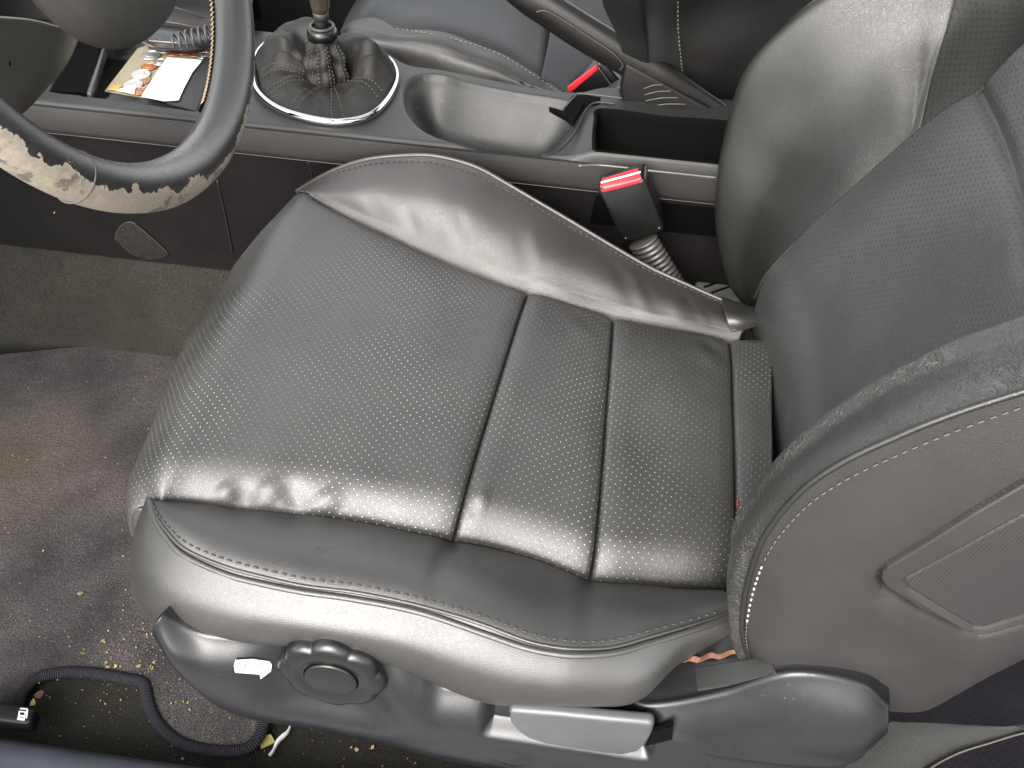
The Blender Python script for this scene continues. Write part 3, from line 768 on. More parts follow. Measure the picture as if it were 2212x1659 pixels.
# ================================================================== CENTRE CONSOLE
con = thing('centre_console', (-.1, .39, 0), 'black plastic centre console between the two seats', 'console')
X0, X1, Y0, Y1 = -.75, .34, .2865, .505
nx_, ny_ = 560, 130
gx = np.linspace(X0, X1, nx_); gy = np.linspace(Y0, Y1, ny_)
GX, GY = np.meshgrid(gx, gy)
def sm(a, b, x): 
    t = np.clip((x-a)/(b-a), 0, 1); return t*t*(3-2*t)
def far_y(x): return Y1-.052*sm(-.23, -.15, x)-.025*sm(-.15, .02, x)
GY = Y0+(far_y(GX)-Y0)*((GY-Y0)/(Y1-Y0))
GZ = np.full_like(GX, .36)
GZ += .011*sm(.035, .075, GX)
# cup pocket: stadium
cu = np.array([Pz(a, b, .36)[:2] for a, b in [(868, 215), (872, 180), (905, 160), (960, 160), (1010, 176), (1110, 196), (1222, 214), (1262, 232), (1245, 275), (1215, 318), (1165, 336), (1080, 329), (980, 310), (915, 285), (880, 250)]])
dc = sdf(np.vstack([cl(np.c_[cu, np.zeros(len(cu))], 60, True)[:, :2]]), GX, GY)

# storage bin
bn = np.array([Pz(a, b, .371)[:2] for a, b in [(1288, 262), (1302, 236), (1430, 252), (1620, 276), (1640, 384), (1560, 377), (1400, 356), (1305, 343), (1286, 325)]])
bn = cl(np.c_[bn, np.zeros(len(bn))], 60, True)[:, :2]; bn[:, 1] = np.maximum(bn[:, 1], .2892)
db = sdf(bn, GX, GY)
GZ -= .003*sm(.004, 0, db)*0
# coin tray
tr = np.array([Pz(a, b, .36)[:2] for a, b in [(106, 197), (155, 95), (200, 30), (470, 62), (470, 110), (452, 155), (425, 241)]])
dt = sdf(tr, GX, GY)
floorz = np.where(GX < Pz(205, 200, .36)[0]+(GY-.32)*.1, .055, .014)
GZ -= floorz*sm(0, .003, -dt)
GZ -= .004*sm(Y0+.006, Y0, GY)
def blur(A, n):
    for _ in range(n):
        A = (np.roll(A, 1, 0)+np.roll(A, -1, 0)+2*A)/4; A = (np.roll(A, 1, 1)+np.roll(A, -1, 1)+2*A)/4
    return A
dep = blur(.054*sm(-.004, .040, -dc), 55)
GZ -= dep*sm(0, .006, -dc)
GZ[0, :] = .3560; GZ[1, :] = np.minimum(GZ[1, :], .3590+np.maximum(GZ[1, :]-.36, 0))
G3 = np.stack([GX, GY, GZ], 2)
def grid_holes(name, G, keep, m, parent):
    nv, nu = G.shape[:2]
    F = [(j*nu+i, j*nu+i+1, (j+1)*nu+i+1, (j+1)*nu+i) for j in range(nv-1) for i in range(nu-1) if keep[j, i]]
    return mesh(name, G.reshape(-1, 3), F, m, parent, uvs(G).reshape(-1, 2))
grid_holes('top_panel', G3, db > .0005, M_console, con)
bnr = cl(np.c_[bn, np.full(len(bn), .371)], 120, True)
bnr = np.vstack([bnr, bnr[:1]])
bc = bnr.mean(0)
def binrow(k, z): q = bc+(bnr-bc)*k; q[:, 2] = z; return q
grid('bin_wall', np.array([binrow(1.035, .3712), binrow(1.0, .3722), binrow(.985, .370), binrow(.97, .36), binrow(.955, .28), binrow(.5, .272), binrow(.01, .272)]), mat('bin_black', (.0015, .0015, .0015), .8, .06), con)
# side strip and lower side panel (prisms along x)
def along(name, prof, x0, x1, m, parent, nseg=2, flip=False):
    xs_ = np.linspace(x0, x1, nseg); Gp = np.array([[(x, y, z) for x in xs_] for y, z in prof]); return grid(name, Gp, m, parent, flip=flip)
zb = Py(507, 331, .2865)[2]
def q_(px, py, y): return Py(px, py, y)[2]
along('side_strip', [(Y0, .3565), (Y0-.001, .352), (Y0-.0015, .330), (Y0, q_(507, 331, Y0)+.0015), (Y0+.0015, q_(507, 331, Y0))], X0, X1, M_strip, con, 40)
zl = q_(507, 331, Y0)
tube('trim_edge', [(X0, Y0+.0005, zl), (X1, Y0+.0005, zl)], .0006, mat('edge_highlight_plastic', (.02, .018, .017), .45), con, 6, 30)
tube('trim_edge', [(X0, Y0+.0005, .3565), (X1, Y0+.0005, .3565)], .0011, M_black, con, 6, 30)
tube('trim_edge', cl([Pz(1250, 358, .365), Pz(1300, 357, .364), Pz(1400, 368, .368), Pz(1550, 384, .368)], 40), .0013, mat('bin_rim_highlight', (.06, .055, .05), .35), con, 6)  # highlight along the bin edge, put into the colour as a paler line
zbot = q_(310, 566, .292)
along('side_panel', [(Y0+.004, zl), (Y0+.005, zl-.02), (Y0+.008, (zl+zbot)/2), (Y0+.008, zbot)], X0, X1, M_black, con, 30)
tube('panel_seam', [Py(469, 389, .2915), Py(485, 460, .2925), Py(502, 545, .2925)], .0007, mat('seam_grey', (.012, .011, .011), .5), con, 5, 20)
tube('panel_seam', [Py(665, 350, .2905), Py(680, 400, .291), Py(690, 440, .2925)], .0005, mat('seam_grey_faint', (.009, .008, .008), .5), con, 5, 20)
sc_pts = [(248, 517), (252, 500), (266, 484), (283, 480), (300, 490), (354, 538), (363, 551), (345, 563), (310, 562), (275, 545)]
scuff_m = carpet('hook_pad', (.02, .019, .018), (.035, .033, .03))
prism('hook_pad', [Py(a, b, .2925) for a, b in sc_pts], (0, .003, 0), scuff_m, con, .0005)['label'] = 'fuzzy black capsule shaped hook pad'
tube('pad_rim', cl([Py(a, b, .2922) for a, b in sc_pts[:7]], 60), .0005, mat('rim_grey', (.03, .03, .03), .5), con, 5)
# tray liner
prism('tray_pocket_dark', [Pz(a, b, .3615) for a, b in [(110, 195), (157, 99), (196, 40), (226, 60), (214, 110), (188, 200)]], (0, 0, -.001), M_deep, con)  # flat black sheet standing in for the shade inside the deep end
LZ = .3475
lin = [Pz(a, b, LZ) for a, b in [(226, 196), (262, 150), (297, 105), (340, 88), (455, 92), (448, 125), (400, 192), (380, 214), (305, 209)]]
M_liner = mat('tan_felt', (.16, .14, .095), .9); _n = NT(M_liner); _n.bump(_n.noise(_n.n('TexCoord').outputs['Object'], 500, 3), .0008, 1)
prism('tray_liner', lin, (0, 0, -.0012), M_liner, con)['label'] = 'dusty tan felt liner of the coin tray'
lid = [Pz(a, b, .352) for a, b in [(359, 221), (397, 193), (440, 122), (462, 125), (452, 158), (425, 239)]]
prism('tray_plate', lid, (0, 0, -.004), M_console, con, .001)
prism('tray_divider', [Pz(a, b, .362) for a, b in [(186, 200), (220, 100), (228, 100), (196, 202)]], (0, 0, -.012), plastic('divider', (.03, .03, .03), .3), con, .0015)
# far wall of the console (passenger side) and dark front lip
fx = np.linspace(X0, X1, 60)
grid('side_panel', np.array([np.stack([fx, far_y(fx)+o_, np.full(60, z_)], 1) for o_, z_ in ((-.0005, .359), (.003, .355), (.006, .30), (.008, .05))]), M_black, con)
# rear light edge of the cup pocket
tube('pocket_lip', cl([Pz(1172, 337, .3625), Pz(1210, 322, .364), Pz(1240, 290, .366), Pz(1262, 245, .368), Pz(1285, 222, .371), Pz(1330, 224, .373)], 60), .0012, M_console, con, 6)
# belt channel behind the pocket
prism('belt_channel', [Pz(a, b, .370) for a, b in [(1185, 228), (1216, 238), (1235, 205), (1262, 203), (1330, 214), (1300, 228), (1262, 222), (1240, 262), (1222, 248)]], (0, 0, -.008), M_deep, con, .0015)
tube('rail_edge', cl([Pz(1216, 236, .373), Pz(1240, 210, .375), Pz(1255, 202, .376), Pz(1345, 212, .376)], 40), .0012, M_grey, con, 6)
# raised far rail in front (dash lower)
along('front_rail', [(Y1-.03, .362), (Y1-.02, .385), (Y1+.02, .40), (Y1+.03, .36)], -.75, -.36, M_black, con, 10, True)
tube('rail_edge', cl([Pz(318, 5, .395), Pz(350, 2, .40), Pz(380, 17, .398), (Pz(457, 42, .376))], 40), .0014, M_grey, con, 6)
tube('rail_edge', cl([Pz(310, 41, .375), Pz(380, 50, .375), (Pz(455, 66, .366))], 40), .0009, M_grey, con, 6)

# chrome gear lever surround
ov = [(548, 170), (556, 198), (585, 226), (630, 247), (690, 261), (745, 264), (795, 253), (832, 222), (855, 182), (856, 150), (835, 122), (780, 104), (700, 88), (620, 80), (570, 95), (548, 130)]
ovw = np.array([Pz(a, b, .364) for a, b in ov])
rgp = cl(ovw, 160, True); rgr = .0018+.0030*np.clip((rgp[:, 1].max()-rgp[:, 1])/(np.ptp(rgp[:, 1])*.62), 0, 1)
tube('chrome_ring', rgp, rgr, M_chrome, con, 14, closed=True, ry=.8)

# ================================================================== GEAR LEVER
gl = thing('gear_lever', tuple(Pz(697, 200, .36)), 'gear lever with pleated black fabric boot inside a chrome ring', 'gear lever')
ovi = np.array([Pz(a, b, .363) for a, b in ov]); cen = ovi.mean(0)
nA, nH = 160, 60
ovc = cl(ovi, nA, True)
col_c = Py(697, 78, .398); 
BT = np.zeros((nH, nA+1, 3))
axis0 = Py(712, 232, .385)
Rr = np.linalg.norm((ovc-cen)[:, :2], axis=1)
kb = .40
for i in range(nA+1):
    b0 = ovc[i % nA]; ang = math.atan2(b0[1]-cen[1], b0[0]-cen[0]); rad_ = np.array([math.cos(ang), math.sin(ang), 0])
    for j in range(nH):
        t = j/(nH-1); colb = np.array([axis0[0], axis0[1]+.008, .366])+.0225*(1+.10*math.cos(5*ang+.6))*rad_
        topp = col_c+.0155*rad_
        if t < kb:
            u = t/kb; q_in = b0*(1-u)+colb*u
            hgt = .024*math.sin(math.pi*u)**.8*(1+.25*math.sin(3*ang+.8)+.2*math.sin(7*ang))*(1-.68*max(0, -math.sin(ang))**1.2)
            p = np.array([q_in[0], q_in[1], .357*(1-u)+.366*u+hgt+(.012*u*(1-u)*4 if math.sin(ang) > .2 else 0)])
        else:
            u = (t-kb)/(1-kb)
            p = colb*(1-u)+topp*u
            p = p+rad_*(.0030*math.cos(5*ang+.6)*math.sin(math.pi*u)+.0016*math.sin(u*15+2*math.sin(2*ang))*(1-u*.5))
        BT[j, i] = p
nb_ = noise_disp(BT*np.array([1, 1, .4]), .0055, 50, 1)+noise_disp(BT*np.array([1, 1, .5]), .0018, 120, 4)
btn = normals(BT)
w_ = np.sin(np.pi*np.linspace(0, 1, nH))[:, None]**.5
nb_[:, -1] = nb_[:, 0]
BT += btn*(nb_*w_)[..., None]
BT[:, -1] = BT[:, 0]
mat_bt = mat('boot_thread', (.05, .044, .036), .7)
boot = grid('boot', BT, M_cloth, gl, flip=True)
for ang in (-2.35, -1.75, -1.15, -.35, -3.0):
    for da in (-.07, .07):
        ix = int(((math.atan2(0, 1)))) ; angs = np.array([math.atan2(ovc[i][1]-cen[1], ovc[i][0]-cen[0]) for i in range(nA)])
        i = int(np.argmin(np.abs(np.angle(np.exp(1j*(angs-(ang+da)))))))
        ln = BT[4:-3, i]; c = ln-np.array([cen[0], cen[1], 0]); 
        nrm_ = np.array([math.cos(ang), math.sin(ang), .4])*.0009
        stitches('stitching', cl(ln+nrm_, 120), leather('boot_thread', (.13, .11, .085), .7) if 0 else mat_bt, gl, .0026, .0018, .00055)
tube('collar', [col_c+np.array([0, 0, -.002]), col_c+np.array([0, 0, .006]), col_c+np.array([0, 0, .010])], [.0165, .0168, .014], M_gloss, gl, 32)
tube('collar_ring', [(col_c+np.array([.0125*math.cos(a), .0125*math.sin(a), .0115])) for a in np.linspace(0, 2*math.pi, 32, endpoint=False)], .0018, M_chrome if 0 else M_grey, gl, 8, 40, closed=True)
tip = Py(688, -30, .385)
dirv = unit(tip-col_c)
tube('shaft', [col_c, col_c+dirv*.024], .0075, M_black, gl, 20)
tube('shaft', [col_c+dirv*.0235, col_c+dirv*.034], .0085, M_grey, gl, 20)
tube('knob_neck', [col_c+dirv*d for d in (.033, .038, .046, .056, .066, .080)], [.0086, .0098, .0105, .0125, .016, .020], M_steel, gl, 28)

# ================================================================== HANDBRAKE
hb = thing('handbrake', tuple(Py(1560, 260, .42)), 'raised black handbrake lever on the rear of the console', 'handbrake')
hc = [Py(a, b, .415) for a, b in [(1612, 286), (1560, 247), (1500, 212), (1420, 165), (1340, 118), (1260, 70), (1190, 25), (1130, -12), (1080, -45)]]
hr = [.009, .0115, .015, .018, .0192, .0195, .019, .018, .013]
HC = cl(hc, 60); HR = np.interp(np.linspace(0, 8, 60), range(9), hr)
tube('grip', HC, HR, plastic('grip_plastic', (.0045, .004, .0036), .36, 1.2, spec=.4), hb, 28, ry=.62)
# lower skin with outlined finger scallop
tube('grip_outline', cl([Py(a, b, .3985) for a, b in [(1158, 26), (1180, 24), (1220, 46), (1275, 82), (1325, 116), (1345, 140), (1338, 152)]], 60), .0007, M_grey, hb, 6)
shp = [(1350, 135), (1420, 172), (1500, 216), (1600, 272), (1600, 290), (1500, 268), (1400, 248), (1345, 240), (1338, 200)]
prism('shroud', [Py(a, b, .402) for a, b in shp], (0, .028, 0), plastic('shroud_plastic', (.0035, .003, .003), .5, spec=.25), hb, .004)
for k in range(5):
    a0 = (1390-k*3+5*k, 188+k*13); a1 = (1432+k*17, 183+k*13+k*1)
    tube('rib', cl([Py(a0[0], a0[1]+4, .4005), Py((a0[0]+a1[0])/2, (a0[1]+a1[1])/2-1, .4002), Py(a1[0], a1[1], .4005)], 16), .0009, M_grey, hb, 6)
bgrey = [(1290, 215), (1330, 190), (1352, 178), (1350, 222), (1345, 240), (1300, 232)]
prism('pivot_cover', [Py(a, b, .43) for a, b in bgrey], (0, .02, 0), M_console, hb, .003)

# ================================================================== STEERING WHEEL
wc = np.array([-.281, .004, .682]); wa = .352; WR = .189
we1 = np.array([0, 1., 0]); we2 = np.array([-math.sin(wa), 0, math.cos(wa)]); wn = np.cross(we1, we2)
if wn[0] < 0: wn = -wn
sw = thing('steering_wheel', tuple(wc), 'worn leather steering wheel with peeling rim and cross stitching', 'steering wheel')
M_rim = leather('worn_rim_leather', col=(.012, .012, .0115), rough=.27, grain=.6)
N = NT(M_rim); _uv = N.n('TexCoord').outputs['UV']; _ob = N.n('TexCoord').outputs['Object']
sx = N.n('SeparateXYZ'); N.l.new(_uv, sx.inputs[0])
att = N.n('Attribute', attribute_name='wear')
nzf = N.noise(_ob, 55, 6, .65); nz2 = N.noise(_ob, 300, 5, .7)
msk = N.math('ADD', att.outputs['Fac'], N.math('MULTIPLY', N.math('SUBTRACT', nzf, .5), 1.3))
msk = N.math('ADD', msk, N.math('MULTIPLY', N.math('SUBTRACT', nz2, .5), .25))
edge = N.ramp(msk, .50, .515); rim2 = N.ramp(msk, .50, .56)
old = [l for l in N.t.links if l.to_socket == N.b.inputs['Base Color']][0].from_socket
tan = N.mix(N.ramp(nz2, .35, .65), (.13, .11, .08), (.25, .22, .16))
tan = N.mix(N.ramp(N.noise(_ob, 20, 3), .4, .65), tan, (.17, .145, .12))
tan = N.mix(N.math('MULTIPLY', N.ramp(N.noise(_ob, 44, 5, .7), .56, .60), .75), tan, (.035, .031, .026))
tan = N.mix(rim2, (.30, .265, .18), tan)
N.l.new(N.mix(edge, old, tan), N.b.inputs['Base Color'])
oldr = [l for l in N.t.links if l.to_socket == N.b.inputs['Roughness']][0].from_socket
rr_ = N.n('Mix', data_type='FLOAT'); N.l.new(edge, rr_.inputs[0]); N.l.new(oldr, rr_.inputs[2]); rr_.inputs[3].default_value = .62
N.l.new(rr_.outputs[0], N.b.inputs['Roughness'])
oldn = [l for l in N.t.links if l.to_socket == N.b.inputs['Normal']][0].from_socket
N.bump(edge, -.0006, .8, oldn)
nT, nK = 360, 40; V = []; F = []; UV = []; W = []
for i in range(nT):
    a = 2*math.pi*i/nT; rad = math.cos(a)*we1+math.sin(a)*we2; c = wc+WR*rad
    r0 = .0168*(1+.05*math.sin(a*3))
    for k in range(nK):
        b = 2*math.pi*k/nK; d = math.cos(b)*rad+math.sin(b)*wn
        V.append(c+d*r0*(1.0 if math.sin(b) > 0 else .95)); UV.append((a*WR, b*r0))
        # wear: strongest on the lower rim, on the side towards the driver and below
        low = math.exp(-((a-(-1.3 % (2*math.pi)))/.95)**4)+.9*math.exp(-((a-(-2.5 % (2*math.pi)))/.55)**2)
        face = math.exp(-(((b-.12+math.pi) % (2*math.pi)-math.pi)/1.15)**2)
        W.append(min(1, low)*face*1.25+.12*math.exp(-((a-2*math.pi+.2)/.5)**2)*math.exp(-((b-1.9)/.5)**2)*2)
for i in range(nT):
    for k in range(nK):
        j = (i+1) % nT; F.append((i*nK+k, j*nK+k, j*nK+(k+1) % nK, i*nK+(k+1) % nK))
rim = mesh('rim', V, F, M_rim, sw, UV)
at = rim.data.attributes.new('wear', 'FLOAT', 'POINT'); at.data.foreach_set('value', np.array(W, dtype=np.float32))
# cross stitching along the inner side
V = []; F = []
def ring_pt(a, b, lift=0):
    rad = math.cos(a)*we1+math.sin(a)*we2
    return wc+WR*rad+(math.cos(b)*rad+math.sin(b)*wn)*(.0168*(1+.05*math.sin(a*3))+lift)
stm = mat('cross_stitch_thread', (.24, .18, .105), .7)
a = -1.35
def bS(t):
    rad = math.cos(t)*we1+math.sin(t)*we2; v = CAM-(wc+WR*rad)
    b = math.atan2(wn@v, rad@v)          # direction facing the camera
    return b+1.02+.35*float(np.clip((-.55-t)/.6, 0, 1))
while a < .85:
    for s_ in (-1, 1):
        p0 = ring_pt(a, bS(a), .0006); p1 = ring_pt(a+.016, bS(a)+s_*.15, .0004); d = unit(p1-p0)
        up_ = unit(ring_pt(a, bS(a), .01)-ring_pt(a, bS(a), 0)); sd = np.cross(d, up_)
        base_ = len(V)
        for t in (0, .5, 1):
            rr = .00072*(1 if t == .5 else .8)
            for w in range(6): V.append(p0+(p1-p0)*t+up_*(.0005 if t == .5 else 0)+rr*(math.cos(w*math.pi/3)*sd+math.sin(w*math.pi/3)*up_))
        for t in range(2):
            for w in range(6): F.append((base_+t*6+w, base_+t*6+(w+1) % 6, base_+t*6+6+(w+1) % 6, base_+t*6+6+w))
    a += .0235
mesh('stitching', V, F, stm, sw)
# dark groove below the stitches
tube('seam_groove', [ring_pt(t, bS(t), -.0002) for t in np.linspace(-1.4, .9, 160)], .0014, M_deep, sw, 6)
# joint line round the rim
for aj in (-.40, -2.42):
    tube('joint_line', [ring_pt(aj, t, -.0001) for t in np.linspace(-.8, 3.0, 40)], .0007, mat('joint_thread', (.05, .045, .036), .7), sw, 6)
# hub and shroud
def ellipsoid(name, c, ax, rads, m, parent, nu=48, nv=28, p=2.4):
    V = []; F = []
    for j in range(nv+1):
        v = math.pi*j/nv
        for i in range(nu):
            u = 2*math.pi*i/nu
            f_ = lambda t: math.copysign(abs(t)**(2/p), t)
            x = f_(math.sin(v))*f_(math.cos(u)); y = f_(math.sin(v))*f_(math.sin(u)); z = f_(math.cos(v))
            V.append(np.array(c)+ax[0]*x*rads[0]+ax[1]*y*rads[1]+ax[2]*z*rads[2])
    for j in range(nv):
        for i in range(nu): F.append((j*nu+i, j*nu+(i+1) % nu, (j+1)*nu+(i+1) % nu, (j+1)*nu+i))
    return mesh(name, V, F, m, parent)
hubc = Py(118, -45, .012)
ellipsoid('hub', wc+wn*.008+we2*-.012, (we1, we2, wn), (.084, .086, .032), M_grey, sw)
colm = thing('column_shroud', tuple(wc-wn*.08), 'grey plastic steering column shroud with a round screw hole', 'column shroud')
shr = [[Py(-60, 60, .05), Py(60, 60, .055), Py(142, 60, .060), Py(175, 60, .075)], [Py(-60, 150, .0), Py(30, 150, .01), Py(104, 150, .035), Py(120, 150, .075)], [Py(-60, 235, -.02), Py(0, 240, 0), Py(48, 238, .03), Py(62, 225, .075)], [Py(-60, 260, .0), Py(-10, 262, .02), Py(38, 252, .05), Py(50, 240, .075)]]
for r_ in shr:
    for k in range(4): r_[k] = r_[k]
SH = surf([[Px(a, b, x) for (a, b), x in zip(row, xs_)] for row, xs_ in (
    ([(-80, 30), (60, 40), (150, 60), (180, 40)], (-.36, -.36, -.37, -.42)),
    ([(-80, 150), (20, 150), (108, 150), (135, 140)], (-.38, -.38, -.39, -.44)),
    ([(-80, 215), (-10, 220), (58, 222), (75, 205)], (-.40, -.40, -.41, -.46)),
    ([(-80, 262), (-20, 260), (35, 245), (50, 228)], (-.45, -.45, -.45, -.48)))], 60, 60)
shroud = grid('shroud_shell', SH, plastic('shroud_grey', (.05, .047, .042), .5, .8), colm, thick=.003)
hp = Px(20, 125, -.372); 
tube('screw_hole', [hp+np.array([-.012, 0, 0]), SH[pick(SH, 20, 125)]+np.array([.0012, 0, -.0002])], .0052, M_deep, colm, 24)

# ================================================================== COINS, PAPER, CABLE
silver = mat('nickel', (.55, .54, .50), .38, metal=.9); copper = mat('copper', (.50, .20, .09), .42, metal=.9); old_cu = mat('dull_copper', (.30, .15, .09), .5, metal=.7)
for m_ in (silver, copper, old_cu):
    n_ = NT(m_); n_.bump(n_.noise(n_.n('TexCoord').outputs['Object'], 420, 2), .0008, .6)
def coin(c, r, m_, label, group, tilt=(0, 0)):
    root_name = 'coin'
    n = 32; prof = [(0, r*.97), (.0002, r), (.0013, r), (.0016, r*.97), (.0016, r*.88), (.0013, r*.86)]
    V = []; F = []
    for h, rr in prof:
        for i in range(n):
            a = 2*math.pi*i/n; x, y = rr*math.cos(a), rr*math.sin(a); V.append((x, y, h+x*tilt[0]+y*tilt[1]))
    for j in range(5):
        for i in range(n): F.append((j*n+i, j*n+(i+1) % n, (j+1)*n+(i+1) % n, (j+1)*n+i))
    F += [tuple(range(n))[::-1], tuple(5*n+i for i in range(n))]
    # relief head: small raised profile inside the rim
    b0 = len(V); k = 14
    prf = [(math.cos(2*math.pi*i/k)*r*.42*(1+.25*math.sin(3*i)), math.sin(2*math.pi*i/k)*r*.52) for i in range(k)]
    for (x, y) in prf: V.append((x, y, .0013+x*tilt[0]+y*tilt[1]))
    for (x, y) in prf: V.append((x*.8, y*.8, .0019+x*.8*tilt[0]+y*.8*tilt[1]))
    for i in range(k): F.append((b0+i, b0+(i+1) % k, b0+k+(i+1) % k, b0+k+i))
    F.append(tuple(b0+k+i for i in range(k)))
    me = bpy.data.meshes.new('coin'); me.from_pydata(V, [], F); me.materials.append(m_)
    o = bpy.data.objects.new('coin', me); COL.objects.link(o); o.location = tuple(c); bevel(o, .0001, 1, 20); o.modifiers.clear()
    return tag(o, label, 'coin', group)
sg, cg = 'silver coins in the console tray', 'copper coins in the console tray'
cz0 = LZ+.0004
coins = [
 ((325, 119), .0118, silver, 'large silver coin above the copper penny, at the far left of the tray', sg, 0),
 ((322, 143), .0098, copper, 'round copper penny between two large silver coins', cg, 0),
 ((304, 160), .0118, silver, 'large silver coin just below the penny, left of the white paper', sg, 0),
 ((287, 182), .0118, silver, 'dark grey silver coin nearest the driver, beside the yellow card', sg, 0),
 ((309, 172), .0095, old_cu, 'dull copper penny half under the long edge of the paper', cg, -.0004),
 ((301, 197), .0095, old_cu, 'dull copper penny at the near corner of the white paper', cg, .0005),
 ((345, 134), .0085, silver, 'small silver coin tucked at the upper left corner of the paper', sg, .0003),
 ((335, 103), .0098, silver, 'silver coin leaning at the far edge of the tray under the cable', sg, .0004),
 ((356, 109), .0085, silver, 'thin silver dime between cable and white paper', sg, .0009),
 ((375, 113), .0098, copper, 'bright copper penny under the start of the coiled cable', cg, .0006),
 ((395, 111), .0095, copper, 'copper penny below the middle of the coiled cable', cg, .0004),
 ((422, 116), .0102, copper, 'shiny orange penny above the right corner of the paper', cg, .0012),
 ((442, 107), .0095, copper, 'copper penny beside the steering wheel rim', cg, .0003),
 ((441, 122), .0095, silver, 'silver coin half hidden behind the steering wheel stitching', sg, .0016)]
for (px, py), r_, m_, lb, gr, dz in coins:
    coin(Pz(px, py, cz0+.0016), r_*.93, m_, lb, gr, tilt=(random.uniform(-.02, .02), random.uniform(-.02, .02))).location.z = cz0+dz+.0002
pp = [(305, 209), (333, 165), (361, 124), (400, 127), (436, 130), (433, 136), (416, 156), (406, 175), (397, 192), (386, 217), (355, 219)]
PZ = LZ+.0062
pw = [Pz(a, b, PZ) for a, b in pp]
paper = prism('paper_note', pw, (0, 0, .0003), M_paper); 
tag(paper, 'small white paper slip with faint red print lying on the coins', 'paper slip')
M_pink = mat('faded_red_print', (.80, .42, .46), .8)
V = []; F = []
for (a, b, c, d) in ((326, 199, 331, 190), (331, 201, 337, 191), (337, 199, 343, 192), (323, 205, 333, 206), (335, 205, 340, 203)):
    e = 1.1; b0 = len(V)
    for (x, y) in ((a-e, b), (c-e, d), (c+e, d+.5), (a+e, b+.5)): V.append(Pz(x, y, PZ+.0007))
    F.append((b0, b0+1, b0+2, b0+3))
mesh('print', V, F, M_pink, paper, smooth=False)
card = prism('yellow_card', [Pz(a, b, LZ+.0034) for a, b in [(249, 195), (285, 184), (293, 190), (290, 204)]], (0, 0, .0004), mat('cream_card', (.50, .46, .27), .7))
tag(card, 'cream coloured folded card scrap at the near end of the tray', 'card scrap')
brass = prism('brass_tag', [Pz(a, b, LZ+.0012) for a, b in [(232, 194), (240, 183), (262, 182), (266, 187), (250, 196)]], (0, 0, .001), mat('brass', (.38, .27, .08), .45, metal=.6), None, .0003)
tag(brass, 'flat brass coloured tag beside the cream card', 'tag')
# coiled cable
cab = []
A, B = Pz(374, 92, .378), Pz(458, 70, .386)
nt = 6.0
ax_ = unit(B-A); s1_ = unit(np.cross(ax_, (0, 0, 1))); s2_ = np.cross(s1_, ax_)
for t in np.linspace(0, 1, 220):
    w = 2*math.pi*nt*t; cab.append(A+(B-A)*t+.0088*(math.cos(w)*s1_+math.sin(w)*s2_))
lead = cl([Pz(245, 70, .385), Pz(290, 83, .384), Pz(330, 101, .380), Pz(355, 105, .372), Pz(375, 103, .368), cab[0]], 60)
cable = tube('coiled_cable', np.vstack([lead[:-1], cab]), .0014, plastic('cable_rubber', (.03, .032, .036), .4), None, 8)
tag(cable, 'thin coiled dark cable lying over the coin tray', 'cable')
# clear dark plastic case standing behind the tray
case = thing('plastic_case', tuple(Pz(330, 60, .37)), 'dark smoky plastic case behind the coin tray under the wheel', 'plastic case')
M_case = plastic('smoke_plastic', (.012, .012, .013), .22)
prism('body', [Pz(a, b, .372) for a, b in [(300, 44), (448, 66), (458, 84), (400, 92), (318, 86), (306, 60)]], (0, 0, -.012), M_case, case, .002)
tube('edge', cl([Pz(302, 44, .3735), Pz(309, 68, .3735), Pz(316, 90, .366)], 16), .0009, M_grey, case, 6)

# ================================================================== SEAT BELT BUCKLES
def frame_axes(p0, p1, side):
    up_ = unit(np.array(p1)-np.array(p0)); s_ = np.array(side, float); s_ -= up_*np.dot(s_, up_); s_ = unit(s_); return s_, np.cross(up_, s_), up_
bk = thing('belt_buckle', tuple(Py(1440, 600, .235)), 'upright seat belt buckle with red button beside the driver seat', 'belt buckle', 'seat belt buckles')
# housing from the traced outline
top_c = Py(1340, 398, .25); bot_c = Py(1392, 515, .25)
sx_, sy_, sz_ = frame_axes(bot_c, top_c, [1, 0, 0])
rt = np.linalg.norm(Py(1390, 395, .25)-Py(1292, 420, .25))
u_ = unit(Py(1388, 392, .25)-Py(1290, 418, .25)); 
hous = [Py(1290, 412, .244), Py(1392, 386, .244), Py(1437, 500, .244), Py(1346, 528, .244)]
housing = prism('housing', hous, (0, .026, .004), M_gloss, bk, .004)
btn = [Py(1296, 400, .241), Py(1300, 385, .256), Py(1378, 361, .256), Py(1386, 384, .241), Py(1376, 391, .2408), Py(1306, 409, .2408)]
prism('release_button', btn, (.0008, 0, -.004), M_red, bk, .0015)['label'] = 'red press button'
prism('button_mark', [Py(1298, 393.5, .2470), Py(1383, 370.5, .2480), Py(1383.5, 373, .2475), Py(1298.5, 396.5, .2465)], (0, 0, .0003), mat('white_plastic', (.8, .75, .7), .4), bk)
st0, st1 = Py(1388, 520, .256), Py(1462, 640, .256)
NP = 90; Pst = np.array([st0+(st1-st0)*t for t in np.linspace(0, 1, NP)])
rs_ = .0155+.0012*np.sin(np.linspace(0, 2*math.pi*13, NP))
tube('corrugated_stalk', Pst, rs_, plastic('stalk_rubber', (.03, .028, .026), .45), bk, 24, ry=.7)
for a, b in ((1352, 514), (1424, 492)):
    p = Py(a, b, .2438); tube('rivet', [p, p+np.array([0, -.0012, .0003])], .0013, M_grey, bk, 12)
bk2 = thing('belt_buckle', tuple(Py(1300, 200, .47)), 'seat belt buckle with narrow red button by the passenger seat', 'belt buckle', 'seat belt buckles')
prism('housing', [Py(a, b, .462) for a, b in [(1226, 196), (1246, 205), (1340, 222), (1352, 190), (1302, 130), (1284, 140)]], (0, .02, .002), M_gloss, bk2, .003)
